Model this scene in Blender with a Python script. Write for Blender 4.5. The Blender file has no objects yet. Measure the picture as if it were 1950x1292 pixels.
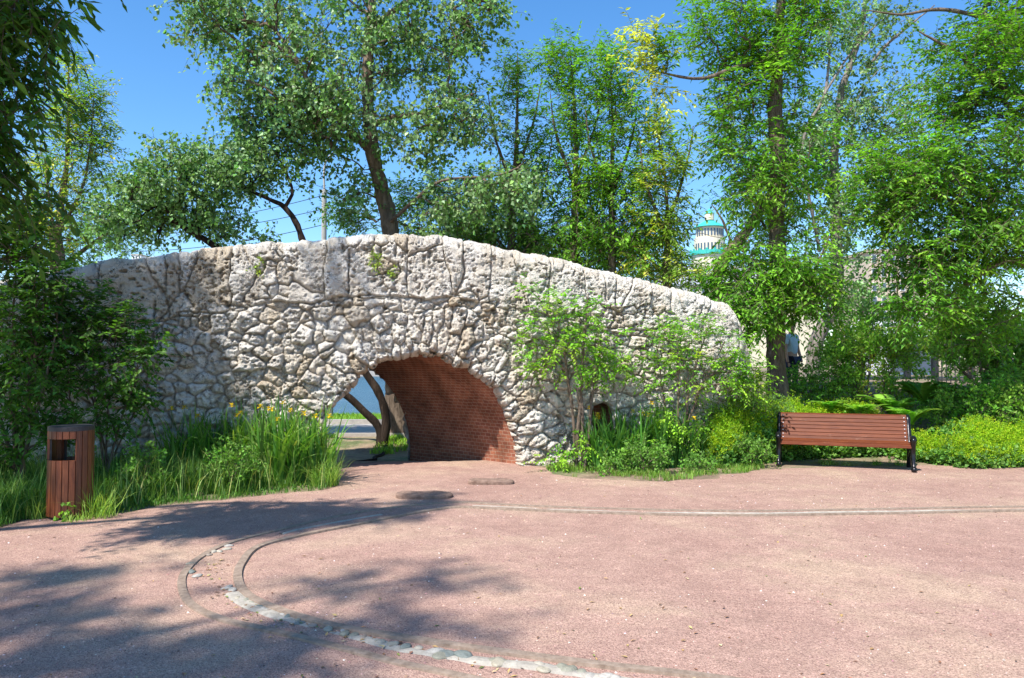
import bpy, bmesh, math, random
import numpy as np
from mathutils import Vector, Matrix
from mathutils.geometry import tessellate_polygon
R = math.radians
scene = bpy.context.scene
COL = scene.collection

# ------------------------------------------------------------------ camera
F = 1450.0; CX, CY = 975.0, 646.0; HZ = 695.0; EYE = 1.6
PITCH = math.atan((HZ - CY) / F)
cam_data = bpy.data.cameras.new('camera'); cam = bpy.data.objects.new('camera', cam_data); COL.objects.link(cam)
cam.location = (0, 0, EYE); cam.rotation_euler = (R(90) + PITCH, 0, 0)
cam_data.sensor_width = 36; cam_data.lens = F / 1950 * 36
cam_data.clip_start = 0.05; cam_data.clip_end = 4000
scene.camera = cam

# ------------------------------------------------------------------ light
SUN_EL = R(55); SUN_AZ = R(52)           # SUN_AZ: direction the light travels, measured from +X towards +Y
travel = Vector((math.cos(SUN_EL)*math.cos(SUN_AZ), math.cos(SUN_EL)*math.sin(SUN_AZ), -math.sin(SUN_EL)))
sd = bpy.data.lights.new('sun', 'SUN'); sun = bpy.data.objects.new('sun', sd); COL.objects.link(sun)
sd.energy = 4.4; sd.angle = R(1.0); sd.color = (1.0, 0.955, 0.89)
sun.rotation_euler = travel.to_track_quat('-Z', 'Y').to_euler()
sun.location = (-10, -10, 20)
world = bpy.data.worlds.new('World'); scene.world = world; world.use_nodes = True
wn = world.node_tree; bg = wn.nodes['Background']
sky = wn.nodes.new('ShaderNodeTexSky'); sky.sky_type = 'NISHITA'; sky.sun_disc = False
sky.sun_elevation = SUN_EL
sky.sun_rotation = math.atan2(-travel.x, -travel.y)
sky.air_density = 1.0; sky.dust_density = 0.3; sky.ozone_density = 3.5
hsv = wn.nodes.new('ShaderNodeHueSaturation'); hsv.inputs['Saturation'].default_value = 1.25; hsv.inputs['Value'].default_value = 0.88
wn.links.new(sky.outputs[0], hsv.inputs['Color']); wn.links.new(hsv.outputs[0], bg.inputs[0]); bg.inputs[1].default_value = 0.15
vs = scene.view_settings
vs.view_transform = 'Standard'; vs.look = 'None'; vs.gamma = 1; vs.exposure = 0.9
try: vs.use_curve_mapping = False
except Exception: pass
scene.cycles.max_bounces = 8; scene.cycles.transparent_max_bounces = 8
scene.cycles.diffuse_bounces = 4; scene.cycles.transmission_bounces = 4

# ------------------------------------------------------------------ helpers
def at(px, py, d):
    x = (px-CX)/F; y = -(py-CY)/F
    v = Vector((x, math.cos(PITCH)-y*math.sin(PITCH), math.sin(PITCH)+y*math.cos(PITCH)))
    v *= d/v.y
    return np.array((v.x, v.y, v.z+EYE))
def gr(px, py, z=0.0):
    x = (px-CX)/F; y = -(py-CY)/F
    v = Vector((x, math.cos(PITCH)-y*math.sin(PITCH), math.sin(PITCH)+y*math.cos(PITCH)))
    v *= (z-EYE)/v.z
    return np.array((v.x, v.y, z))
def tag(o, label=None, cat=None, group=None, kind=None):
    if label: o['label'] = label
    if cat: o['category'] = cat
    if group: o['group'] = group
    if kind: o['kind'] = kind
    return o
def empty(name, loc, label, cat, group=None, rz=0):
    o = bpy.data.objects.new(name, None); COL.objects.link(o)
    o.location = loc; o.rotation_euler = (0, 0, rz); o.empty_display_size = .2
    return tag(o, label, cat, group)
def npmesh(name, V, Fs, mat, parent=None, origin=None, col=None, uv=None, smooth=False):
    V = np.asarray(V, dtype=np.float64).reshape(-1, 3)
    if origin is not None: V = V - np.asarray(origin)
    if not (isinstance(Fs, list) and np.ndim(Fs[0]) == 2): Fs = [Fs]
    Fs = [np.asarray(f, dtype=np.int64) for f in Fs if len(f)]
    me = bpy.data.meshes.new(name)
    me.vertices.add(len(V)); me.vertices.foreach_set('co', V.astype(np.float32).ravel())
    loops = np.concatenate([f.ravel() for f in Fs]); tot = np.concatenate([np.full(len(f), f.shape[1]) for f in Fs])
    st = np.concatenate([[0], np.cumsum(tot)[:-1]])
    me.loops.add(len(loops)); me.loops.foreach_set('vertex_index', loops.astype(np.int32))
    me.polygons.add(len(tot)); me.polygons.foreach_set('loop_start', st.astype(np.int32))
    me.polygons.foreach_set('loop_total', tot.astype(np.int32))
    me.polygons.foreach_set('use_smooth', np.full(len(tot), bool(smooth)))
    if col is not None:
        a = me.color_attributes.new('Col', 'FLOAT_COLOR', 'POINT')
        c = np.ones((len(V), 4), dtype=np.float32); c[:, :3] = col; a.data.foreach_set('color', c.ravel())
    if uv is not None:
        u = me.uv_layers.new(name='UVMap'); u.data.foreach_set('uv', np.asarray(uv, dtype=np.float32)[loops].ravel())
    me.update(calc_edges=True); me.validate()
    for m in (mat if isinstance(mat, (list, tuple)) else [mat]): me.materials.append(m)
    o = bpy.data.objects.new(name, me); COL.objects.link(o)
    if parent is not None: o.parent = parent
    return o
class Acc:
    def __init__(s): s.V = []; s.F = {}; s.C = []; s.n = 0
    def add(s, V, Fa, C=None):
        V = np.asarray(V).reshape(-1, 3); Fa = np.asarray(Fa)
        if len(V) == 0: return
        s.V.append(V); s.F.setdefault(Fa.shape[1], []).append(Fa + s.n); s.n += len(V)
        if C is not None: s.C.append(np.broadcast_to(C, V.shape) if np.ndim(C) == 1 else C)
    def build(s, name, mat, parent=None, origin=None, smooth=False):
        if not s.n: return None
        return npmesh(name, np.concatenate(s.V), [np.concatenate(f) for f in s.F.values()], mat, parent, origin,
                      np.concatenate(s.C) if s.C else None, None, smooth)
    def box(s, c, size, rz=0, rx=0, C=None, ry=0):
        x, y, z = [q/2 for q in size]
        V = np.array([(i, j, k) for i in (-x, x) for j in (-y, y) for k in (-z, z)])
        M = np.array(Matrix.Rotation(rz, 3, 'Z') @ Matrix.Rotation(ry, 3, 'Y') @ Matrix.Rotation(rx, 3, 'X'))
        V = V @ M.T + np.asarray(c)
        s.add(V, [(0, 1, 3, 2), (4, 6, 7, 5), (0, 4, 5, 1), (2, 3, 7, 6), (0, 2, 6, 4), (1, 5, 7, 3)], C)
def unit(v): return v/(np.linalg.norm(v, axis=-1, keepdims=True)+1e-9)
def tube_batch(P, Rr, n):
    P = np.asarray(P, float); Rr = np.asarray(Rr, float); B, k, _ = P.shape
    T = np.empty_like(P); T[:, 1:-1] = P[:, 2:]-P[:, :-2]; T[:, 0] = P[:, 1]-P[:, 0]; T[:, -1] = P[:, -1]-P[:, -2]
    T = unit(T)
    main = unit(P[:, -1]-P[:, 0]); ref = np.where(np.abs(main[:, 2:3]) > .8, np.array([[1., 0, 0]]), np.array([[0, 0, 1.]]))
    ref = np.repeat(ref[:, None, :], k, 1)
    U = unit(np.cross(T, ref)); W = np.cross(T, U)
    a = np.arange(n)/n*2*np.pi
    V = P[:, :, None, :] + Rr[:, :, None, None]*(U[:, :, None, :]*np.cos(a)[None, None, :, None]+W[:, :, None, :]*np.sin(a)[None, None, :, None])
    idx = np.arange(B*k*n).reshape(B, k, n)
    a0 = idx[:, :-1]; a1 = idx[:, 1:]
    Fq = np.stack([a0, np.roll(a0, -1, 2), np.roll(a1, -1, 2), a1], -1).reshape(-1, 4)
    return V.reshape(-1, 3), Fq
def tube_one(acc, P, Rr, n=8, caps=True, C=None):
    P = np.asarray(P, float); Rr = np.broadcast_to(Rr, (len(P),)).copy()
    V, Fq = tube_batch(P[None], Rr[None], n)
    if C is not None: C = np.asarray(C)
    acc.add(V, Fq, C)
    if caps:
        k = len(P)
        for e, base in ((0, 0), (k-1, (k-1)*n)):
            ring = V[base:base+n]; VV = np.vstack([ring, P[e][None]])
            i = np.arange(n); Ft = np.stack([i, (i+1) % n, np.full(n, n)], 1)
            if e == 0: Ft = Ft[:, ::-1]
            acc.add(VV, Ft, C)
def catmull(pts, step=.1):
    P = np.asarray(pts, float); P = np.vstack([2*P[0]-P[1], P, 2*P[-1]-P[-2]]); out = []
    for i in range(1, len(P)-2):
        n = max(2, int(np.linalg.norm(P[i+1, :3]-P[i, :3])/step))
        t = np.linspace(0, 1, n, endpoint=False)[:, None]
        a, b, c, d = P[i-1], P[i], P[i+1], P[i+2]
        out.append(.5*((2*b)+(-a+c)*t+(2*a-5*b+4*c-d)*t*t+(-a+3*b-3*c+d)*t**3))
    out.append(P[-2][None]); return np.vstack(out)
def hashf(i, j, k=0):
    i = np.asarray(i, dtype=np.int64); j = np.asarray(j, dtype=np.int64)
    h = (i*374761393+j*668265263+k*1274126177) & 0xffffffff
    h = ((h ^ (h >> 13))*1274126177) & 0xffffffff
    h = (h ^ (h >> 16)) & 0xffffff
    return h/float(0xffffff)
def vnoise(x, y, seed=0):
    i = np.floor(x).astype(np.int64); j = np.floor(y).astype(np.int64); fx = x-i; fy = y-j
    fx = fx*fx*(3-2*fx); fy = fy*fy*(3-2*fy)
    a = hashf(i, j, seed); b = hashf(i+1, j, seed); c = hashf(i, j+1, seed); d = hashf(i+1, j+1, seed)
    return (a*(1-fx)+b*fx)*(1-fy)+(c*(1-fx)+d*fx)*fy - .5
def fbm(x, y, seed=0, oc=4):
    s = 0; a = 1.
    for o in range(oc): s = s+a*vnoise(x*2**o, y*2**o, seed+o*17); a *= .5
    return s
def sst(a, b, x):
    t = np.clip((x-a)/(b-a), 0, 1); return t*t*(3-2*t)

# ------------------------------------------------------------------ materials
def mat_new(name):
    m = bpy.data.materials.new(name); m.use_nodes = True; nt = m.node_tree
    return m, nt, nt.nodes['Principled BSDF']
def N(nt, t, **kw):
    n = nt.nodes.new(t)
    for k, v in kw.items(): setattr(n, k, v)
    return n
def ramp(nt, src, stops):
    r = N(nt, 'ShaderNodeValToRGB'); e = r.color_ramp.elements
    while len(e) < len(stops): e.new(.5)
    for q, (p, c) in zip(e, stops): q.position = p; q.color = (*c, 1) if len(c) == 3 else c
    nt.links.new(src, r.inputs[0]); return r.outputs[0]
def noise(nt, scale, detail=4, rough=.6, vec=None, dist=0):
    n = N(nt, 'ShaderNodeTexNoise'); n.inputs['Scale'].default_value = scale; n.inputs['Detail'].default_value = detail
    n.inputs['Roughness'].default_value = rough; n.inputs['Distortion'].default_value = dist
    if vec is not None: nt.links.new(vec, n.inputs['Vector'])
    return n.outputs['Fac']
def coords(nt, kind='Object', scale=(1, 1, 1)):
    t = N(nt, 'ShaderNodeTexCoord'); m = N(nt, 'ShaderNodeMapping'); m.inputs['Scale'].default_value = scale
    nt.links.new(t.outputs[kind], m.inputs[0]); return m.outputs[0]
def mixc(nt, fac, a, b, mode='MIX'):
    m = N(nt, 'ShaderNodeMix', data_type='RGBA', blend_type=mode)
    for i, v in ((0, fac), (6, a), (7, b)):
        if hasattr(v, 'links') or hasattr(v, 'is_linked'): nt.links.new(v, m.inputs[i])
        elif i == 0: m.inputs[0].default_value = v
        else: m.inputs[i].default_value = (*v, 1)
    return m.outputs[2]
def bump(nt, src, strength, dist, bsdf, prev=None):
    b = N(nt, 'ShaderNodeBump'); b.inputs['Strength'].default_value = strength; b.inputs['Distance'].default_value = dist
    nt.links.new(src, b.inputs['Height'])
    if prev is not None: nt.links.new(prev, b.inputs['Normal'])
    nt.links.new(b.outputs[0], bsdf.inputs['Normal']); return b.outputs[0]
def simple(name, c1, c2, scale=8, rough=.7, metal=0, bs=0, bd=.01, sc=(1, 1, 1), spec=.4, detail=5):
    m, nt, p = mat_new(name); v = coords(nt, 'Object', sc)
    n = noise(nt, scale, detail, .65, v)
    nt.links.new(ramp(nt, n, [(.3, c1), (.7, c2)]), p.inputs['Base Color'])
    p.inputs['Roughness'].default_value = rough; p.inputs['Metallic'].default_value = metal
    p.inputs['Specular IOR Level'].default_value = spec
    if bs: bump(nt, n, bs, bd, p)
    return m
def leaf_mat(name, rough=.45, spec=.35, trans=.35, tint=(1.5, 1.35, .5)):
    m, nt, p = mat_new(name)
    a = N(nt, 'ShaderNodeAttribute', attribute_name='Col')
    nt.links.new(a.outputs['Color'], p.inputs['Base Color'])
    p.inputs['Roughness'].default_value = rough; p.inputs['Specular IOR Level'].default_value = spec
    tr = N(nt, 'ShaderNodeBsdfTranslucent'); nt.links.new(mixc(nt, 1, a.outputs['Color'], tint, 'MULTIPLY'), tr.inputs[0])
    mx = N(nt, 'ShaderNodeMixShader'); mx.inputs[0].default_value = trans
    nt.links.new(p.outputs[0], mx.inputs[1]); nt.links.new(tr.outputs[0], mx.inputs[2])
    nt.links.new(mx.outputs[0], nt.nodes['Material Output'].inputs[0]); return m
M_leaf = leaf_mat('leaf_soft', .5, .25, .38, (1.25, 1.5, .45)); M_pop = leaf_mat('leaf_waxy', .45, .45, .35, (1.2, 1.4, .6)); M_grass = leaf_mat('grass_blade', .5, .3, .35)
def bark_mat(name, c1, c2, c3):
    m, nt, p = mat_new(name); v = coords(nt, 'Object', (9, 9, 1.6))
    n1 = noise(nt, 1.3, 6, .7, v, 1.2); v2 = coords(nt, 'Object', (1, 1, .6)); n2 = noise(nt, 2.5, 3, .5, v2)
    c = ramp(nt, n1, [(.36, c1), (.5, c2), (.66, c3)])
    c = mixc(nt, n2, c, mixc(nt, .5, c, c3))
    nt.links.new(c, p.inputs['Base Color']); p.inputs['Roughness'].default_value = .9
    p.inputs['Specular IOR Level'].default_value = .15
    bump(nt, n1, 1, .05, p); return m
M_bark = bark_mat('bark_brown', (.035, .024, .017), (.13, .095, .068), (.26, .2, .15))
M_barkdark = bark_mat('bark_dark', (.004, .003, .002), (.02, .013, .01), (.07, .05, .036))
M_barkgrey = bark_mat('bark_grey', (.07, .06, .05), (.2, .17, .14), (.34, .3, .26))

# stone
def stone_mat():
    m, nt, p = mat_new('tufa_stone'); a = N(nt, 'ShaderNodeAttribute', attribute_name='Col')
    v = coords(nt, 'Object')
    big = noise(nt, 3.5, 5, .6, v); fine = noise(nt, 30, 9, .8, v, .6)
    vo = N(nt, 'ShaderNodeTexVoronoi'); vo.inputs['Scale'].default_value = 38; vo.inputs['Randomness'].default_value = 1
    dn = N(nt, 'ShaderNodeTexNoise'); dn.inputs['Scale'].default_value = 14; dn.inputs['Detail'].default_value = 4
    nt.links.new(v, dn.inputs['Vector'])
    add = N(nt, 'ShaderNodeVectorMath', operation='MULTIPLY_ADD'); add.inputs[1].default_value = (.16, .16, .16)
    nt.links.new(dn.outputs['Color'], add.inputs[0]); nt.links.new(v, add.inputs[2]); nt.links.new(add.outputs[0], vo.inputs['Vector'])
    gate = ramp(nt, noise(nt, 5, 3, .6, v), [(.44, (0, 0, 0)), (.58, (1, 1, 1))])
    pore = ramp(nt, vo.outputs['Distance'], [(.2, (1, 1, 1)), (.34, (0, 0, 0))])
    pm = N(nt, 'ShaderNodeMath', operation='MULTIPLY'); nt.links.new(gate, pm.inputs[0]); nt.links.new(pore, pm.inputs[1])
    c = mixc(nt, 1, a.outputs['Color'], ramp(nt, big, [(.3, (.84, .78, .7)), (.6, (1, 1, 1))]), 'MULTIPLY')
    c = mixc(nt, 1, c, ramp(nt, fine, [(.3, (.86, .82, .76)), (.5, (1, 1, 1))]), 'MULTIPLY')
    c = mixc(nt, pm.outputs[0], c, (.07, .055, .045))
    nt.links.new(c, p.inputs['Base Color']); p.inputs['Roughness'].default_value = .95; p.inputs['Specular IOR Level'].default_value = .1
    b = bump(nt, fine, 1, .055, p); inv = N(nt, 'ShaderNodeMath', operation='SUBTRACT'); inv.inputs[0].default_value = 1
    nt.links.new(pm.outputs[0], inv.inputs[1]); bump(nt, inv.outputs[0], 1, .02, p, b); return m
M_stone = stone_mat()
def brick_mat():
    m, nt, p = mat_new('red_brick'); t = N(nt, 'ShaderNodeTexCoord')
    dn = N(nt, 'ShaderNodeTexNoise'); dn.inputs['Scale'].default_value = 3; nt.links.new(t.outputs['UV'], dn.inputs['Vector'])
    ad = N(nt, 'ShaderNodeVectorMath', operation='MULTIPLY_ADD'); ad.inputs[1].default_value = (.02, .02, 0)
    nt.links.new(dn.outputs['Color'], ad.inputs[0]); nt.links.new(t.outputs['UV'], ad.inputs[2])
    b = N(nt, 'ShaderNodeTexBrick'); nt.links.new(ad.outputs[0], b.inputs['Vector'])
    b.inputs['Scale'].default_value = 1; b.inputs['Brick Width'].default_value = .12; b.inputs['Row Height'].default_value = .06
    b.inputs['Mortar Size'].default_value = .0055; b.inputs['Mortar Smooth'].default_value = .3; b.inputs['Bias'].default_value = -.1
    b.inputs['Color1'].default_value = (.38, .15, .09, 1); b.inputs['Color2'].default_value = (.25, .09, .06, 1)
    b.inputs['Mortar'].default_value = (.45, .31, .23, 1)
    v = coords(nt, 'Object'); n = noise(nt, 2.2, 5, .6, v); n2 = noise(nt, 45, 4, .6, v)
    c = mixc(nt, 1, b.outputs['Color'], ramp(nt, n, [(.32, (.5, .47, .44)), (.48, (.85, .82, .78)), (.66, (1.15, 1.1, 1.05))]), 'MULTIPLY')
    c = mixc(nt, 1, c, ramp(nt, n2, [(.3, (.75, .75, .75)), (.6, (1, 1, 1))]), 'MULTIPLY')
    nt.links.new(c, p.inputs['Base Color']); p.inputs['Roughness'].default_value = .9; p.inputs['Specular IOR Level'].default_value = .15
    i = N(nt, 'ShaderNodeMath', operation='SUBTRACT'); i.inputs[0].default_value = 1; nt.links.new(b.outputs['Fac'], i.inputs[1])
    q = bump(nt, i.outputs[0], .7, .008, p); bump(nt, n2, .4, .005, p, q); return m
M_brick = brick_mat()
def gravel_mat():
    m, nt, p = mat_new('pink_gravel'); v = coords(nt, 'Object')
    big = noise(nt, .55, 6, .65, v, .4); mid = noise(nt, 4, 6, .7, v); fine = noise(nt, 60, 3, .8, v)
    vo = N(nt, 'ShaderNodeTexVoronoi'); vo.inputs['Scale'].default_value = 105; nt.links.new(v, vo.inputs['Vector'])
    vo2 = N(nt, 'ShaderNodeTexVoronoi'); vo2.inputs['Scale'].default_value = 150; nt.links.new(v, vo2.inputs['Vector'])
    base = ramp(nt, big, [(.36, (.355, .225, .178)), (.5, (.39, .255, .2)), (.64, (.435, .31, .225))])
    base = mixc(nt, 1, base, ramp(nt, mid, [(.3, (.78, .76, .76)), (.7, (1.1, 1.1, 1.1))]), 'MULTIPLY')
    sep = N(nt, 'ShaderNodeSeparateColor'); nt.links.new(vo.outputs['Color'], sep.inputs[0])
    sp = ramp(nt, sep.outputs[0], [(.0, (.6, .56, .57)), (.2, (.9, .88, .88)), (.85, (1.05, 1.03, 1.03)), (1., (1.3, 1.32, 1.33))])
    sep2 = N(nt, 'ShaderNodeSeparateColor'); nt.links.new(vo2.outputs['Color'], sep2.inputs[0])
    sp2 = ramp(nt, sep2.outputs[1], [(.0, (.6, .56, .58)), (.3, (.95, .95, .95)), (1., (1.25, 1.25, 1.25))])
    gate = ramp(nt, mid, [(.35, (.35, .35, .35)), (.6, (1, 1, 1))])
    c = mixc(nt, gate, base, mixc(nt, 1, base, sp, 'MULTIPLY')); c = mixc(nt, 1, c, sp2, 'MULTIPLY')
    nt.links.new(c, p.inputs['Base Color']); p.inputs['Roughness'].default_value = .95; p.inputs['Specular IOR Level'].default_value = .1
    b = bump(nt, vo.outputs['Distance'], .8, .006, p); b = bump(nt, mid, .4, .03, p, b); bump(nt, big, .5, .12, p, b); return m
M_gravel = gravel_mat()
M_soil = simple('bed_soil', (.05, .032, .022), (.17, .115, .08), 9, .95, bs=1, bd=.04)
M_sand = simple('dry_lawn', (.23, .17, .11), (.13, .15, .05), 1.6, .95, bs=.6, bd=.03)
M_road = simple('grey_asphalt', (.3, .28, .26), (.4, .37, .34), 14, .9, bs=.3, bd=.005)
M_kerb = simple('kerb_concrete', (.32, .29, .26), (.44, .4, .36), 12, .9, bs=.3, bd=.005)
M_verge = simple('verge_grass', (.06, .13, .02), (.13, .2, .04), 10, .95, bs=1, bd=.03)
M_mortar = simple('pale_mortar', (.26, .23, .19), (.44, .4, .33), 16, .9, bs=.8, bd=.02)
M_edge = simple('weathered_edging', (.17, .12, .085), (.33, .25, .19), 22, .9, bs=.7, bd=.01)
M_slab = simple('brown_slab', (.12, .07, .05), (.3, .2, .15), 14, .9, bs=1, bd=.015)
M_iron = simple('cast_iron', (.012, .012, .014), (.03, .028, .03), 30, .28, .6, bs=.25, bd=.004, spec=.6)
M_dark = simple('dark_metal', (.02, .02, .022), (.05, .05, .055), 20, .5, .3, spec=.5)
M_white = simple('white_panel', (.72, .73, .75), (.82, .82, .83), 3, .5)
M_cream = simple('cream_plaster', (.6, .54, .4), (.68, .62, .48), 2, .85)
M_beige = simple('beige_plaster', (.5, .4, .3), (.58, .48, .36), 2, .85)
M_grey = simple('grey_render', (.3, .32, .36), (.38, .4, .44), 2, .85)
M_teal = simple('green_copper', (.02, .36, .3), (.06, .45, .37), 5, .6)
M_glass = simple('window_glass', (.05, .07, .1), (.1, .13, .17), 1, .15, spec=.8)
M_conc = simple('concrete_post', (.3, .29, .26), (.42, .4, .37), 8, .85)
M_skin = simple('skin', (.5, .27, .18), (.56, .31, .21), 6, .55)
M_shirt = simple('light_blue_cloth', (.42, .55, .62), (.52, .64, .7), 9, .85)
M_navy = simple('navy_cloth', (.012, .018, .05), (.02, .03, .075), 9, .85)
M_hair = simple('brown_hair', (.03, .018, .01), (.07, .04, .02), 30, .6)
def wood_mat():
    m, nt, p = mat_new('varnished_wood'); v = coords(nt, 'Object', (1.5, 34, 34))
    n = noise(nt, 3.2, 6, .65, v, .8); v2 = coords(nt, 'Object'); n2 = noise(nt, 3.5, 6, .75, v2, .6)
    c = ramp(nt, n, [(.3, (.065, .015, .006)), (.52, (.135, .034, .011)), (.72, (.22, .068, .022))])
    oi = N(nt, 'ShaderNodeAttribute', attribute_name='Col'); c = mixc(nt, 1, c, oi.outputs['Color'], 'MULTIPLY')
    c = mixc(nt, ramp(nt, n2, [(.6, (0, 0, 0)), (.74, (.5, .5, .5))]), c, (.28, .16, .11))
    nt.links.new(c, p.inputs['Base Color']); p.inputs['Roughness'].default_value = .55; p.inputs['Specular IOR Level'].default_value = .22
    bump(nt, n, .25, .004, p); return m
M_wood = wood_mat()
def binwood_mat():
    m, nt, p = mat_new('bin_wood'); v = coords(nt, 'Object', (14, 14, 1.2))
    n = noise(nt, 3.5, 6, .65, v, .8)
    c = ramp(nt, n, [(.3, (.06, .016, .007)), (.52, (.14, .042, .016)), (.75, (.25, .085, .032))])
    oi = N(nt, 'ShaderNodeAttribute', attribute_name='Col'); c = mixc(nt, 1, c, oi.outputs['Color'], 'MULTIPLY')
    nt.links.new(c, p.inputs['Base Color']); p.inputs['Roughness'].default_value = .45
    bump(nt, n, .25, .004, p); return m
M_binwood = binwood_mat()
def water_mat():
    m, nt, p = mat_new('river_water'); v = coords(nt, 'Object', (1, 2.6, 1)); n = noise(nt, .8, 6, .6, v, .4)
    v2 = coords(nt, 'Object', (.5, 1.6, 1)); n2 = noise(nt, .3, 7, .75, v2, .3)
    nt.links.new(ramp(nt, n2, [(.35, (.025, .075, .12)), (.55, (.05, .12, .17)), (.75, (.16, .24, .28))]), p.inputs['Base Color']); p.inputs['Roughness'].default_value = .3  # light ripple reflections painted into the water colour
    p.inputs['Specular IOR Level'].default_value = .25
    bump(nt, n, 1, .8, p); return m
M_water = water_mat()
M_pebble = None
def attr_mat(name, rough, spec, b=0):
    m, nt, p = mat_new(name); a = N(nt, 'ShaderNodeAttribute', attribute_name='Col'); v = coords(nt, 'Object'); n = noise(nt, 25, 5, .6, v)
    nt.links.new(mixc(nt, 1, a.outputs['Color'], ramp(nt, n, [(.3, (.72, .72, .72)), (.6, (1.05, 1.05, 1.05))]), 'MULTIPLY'), p.inputs['Base Color'])
    p.inputs['Roughness'].default_value = rough; p.inputs['Specular IOR Level'].default_value = spec
    if b: bump(nt, n, 1, b, p)
    return m
M_pebble = attr_mat('river_pebble', .6, .35, .012); M_petal = leaf_mat('petal', .5, .3, .3, (1, 1, 1)); M_litter = attr_mat('dry_litter', .8, .2)

# ------------------------------------------------------------------ bridge frame
TH = R(11)                                           # the wall recedes a little to the right
BASE = gr(1000, 886)
wdir = np.array((math.cos(TH), math.sin(TH), 0)); wnor = np.array((math.sin(TH), -math.cos(TH), 0))
AX = R(47); axis = np.array((-math.sin(AX), math.cos(AX), 0))
def wall_sz(px, py):
    a = at(px, py, 10.); c = np.array((0, 0, EYE)); d = a-c
    t = np.dot(BASE-c, wnor)/np.dot(d, wnor); P = c+d*t
    return float(np.dot(P-BASE, wdir)), float(P[2])
s_l = wall_sz(592, 886)[0]; SC = s_l/2; RA = -s_l/2
RB = wall_sz(800, 664)[1]
top_px = [(-150, 590), (20, 540), (110, 525), (180, 506), (250, 497), (330, 487), (430, 474), (520, 464), (600, 458), (700, 452), (745, 449), (800, 452),
          (900, 466), (1000, 486), (1100, 508), (1200, 530), (1300, 556), (1385, 581), (1410, 615), (1440, 685), (1475, 780)]
TP = np.array([wall_sz(*q) for q in top_px])
def ztop(s): return np.interp(s, TP[:, 0], TP[:, 1])-.035+.04*fbm(np.asarray(s)*1.8, np.asarray(s)*0, 99, 4)+.045*vnoise(np.asarray(s)*5.5, np.asarray(s)*0, 98)
def vor(x, y, cw, ch, seed, jit=.8, wv=.25):
    i = np.floor(x/cw).astype(np.int64); j = np.floor(y/ch).astype(np.int64)
    f1 = np.full(x.shape, 9.); f2 = f1.copy(); idr = np.zeros(x.shape); sc = math.sqrt(cw*ch)
    for di in (-1, 0, 1):
        for dj in (-1, 0, 1):
            a, b = i+di, j+dj
            h1, h2, h3 = hashf(a, b, seed), hashf(a, b, seed+1), hashf(a, b, seed+2)
            dx = x-(a+.5+jit*(h1-.5)+.25*(b % 2)-.12)*cw; dy = y-(b+.5+jit*(h2-.5))*ch
            d = np.sqrt((dx/cw)**2+(dy/ch)**2)-wv*(h3-.5)
            m = d < f1; f2 = np.where(m, f1, np.minimum(f2, d)); idr = np.where(m, hashf(a, b, seed+7), idr); f1 = np.where(m, d, f1)
    return (f2-f1)*sc*.5, idr
NICHE = wall_sz(1146, 800); NR = .17; NT = wall_sz(1146, 768)[1]
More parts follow.
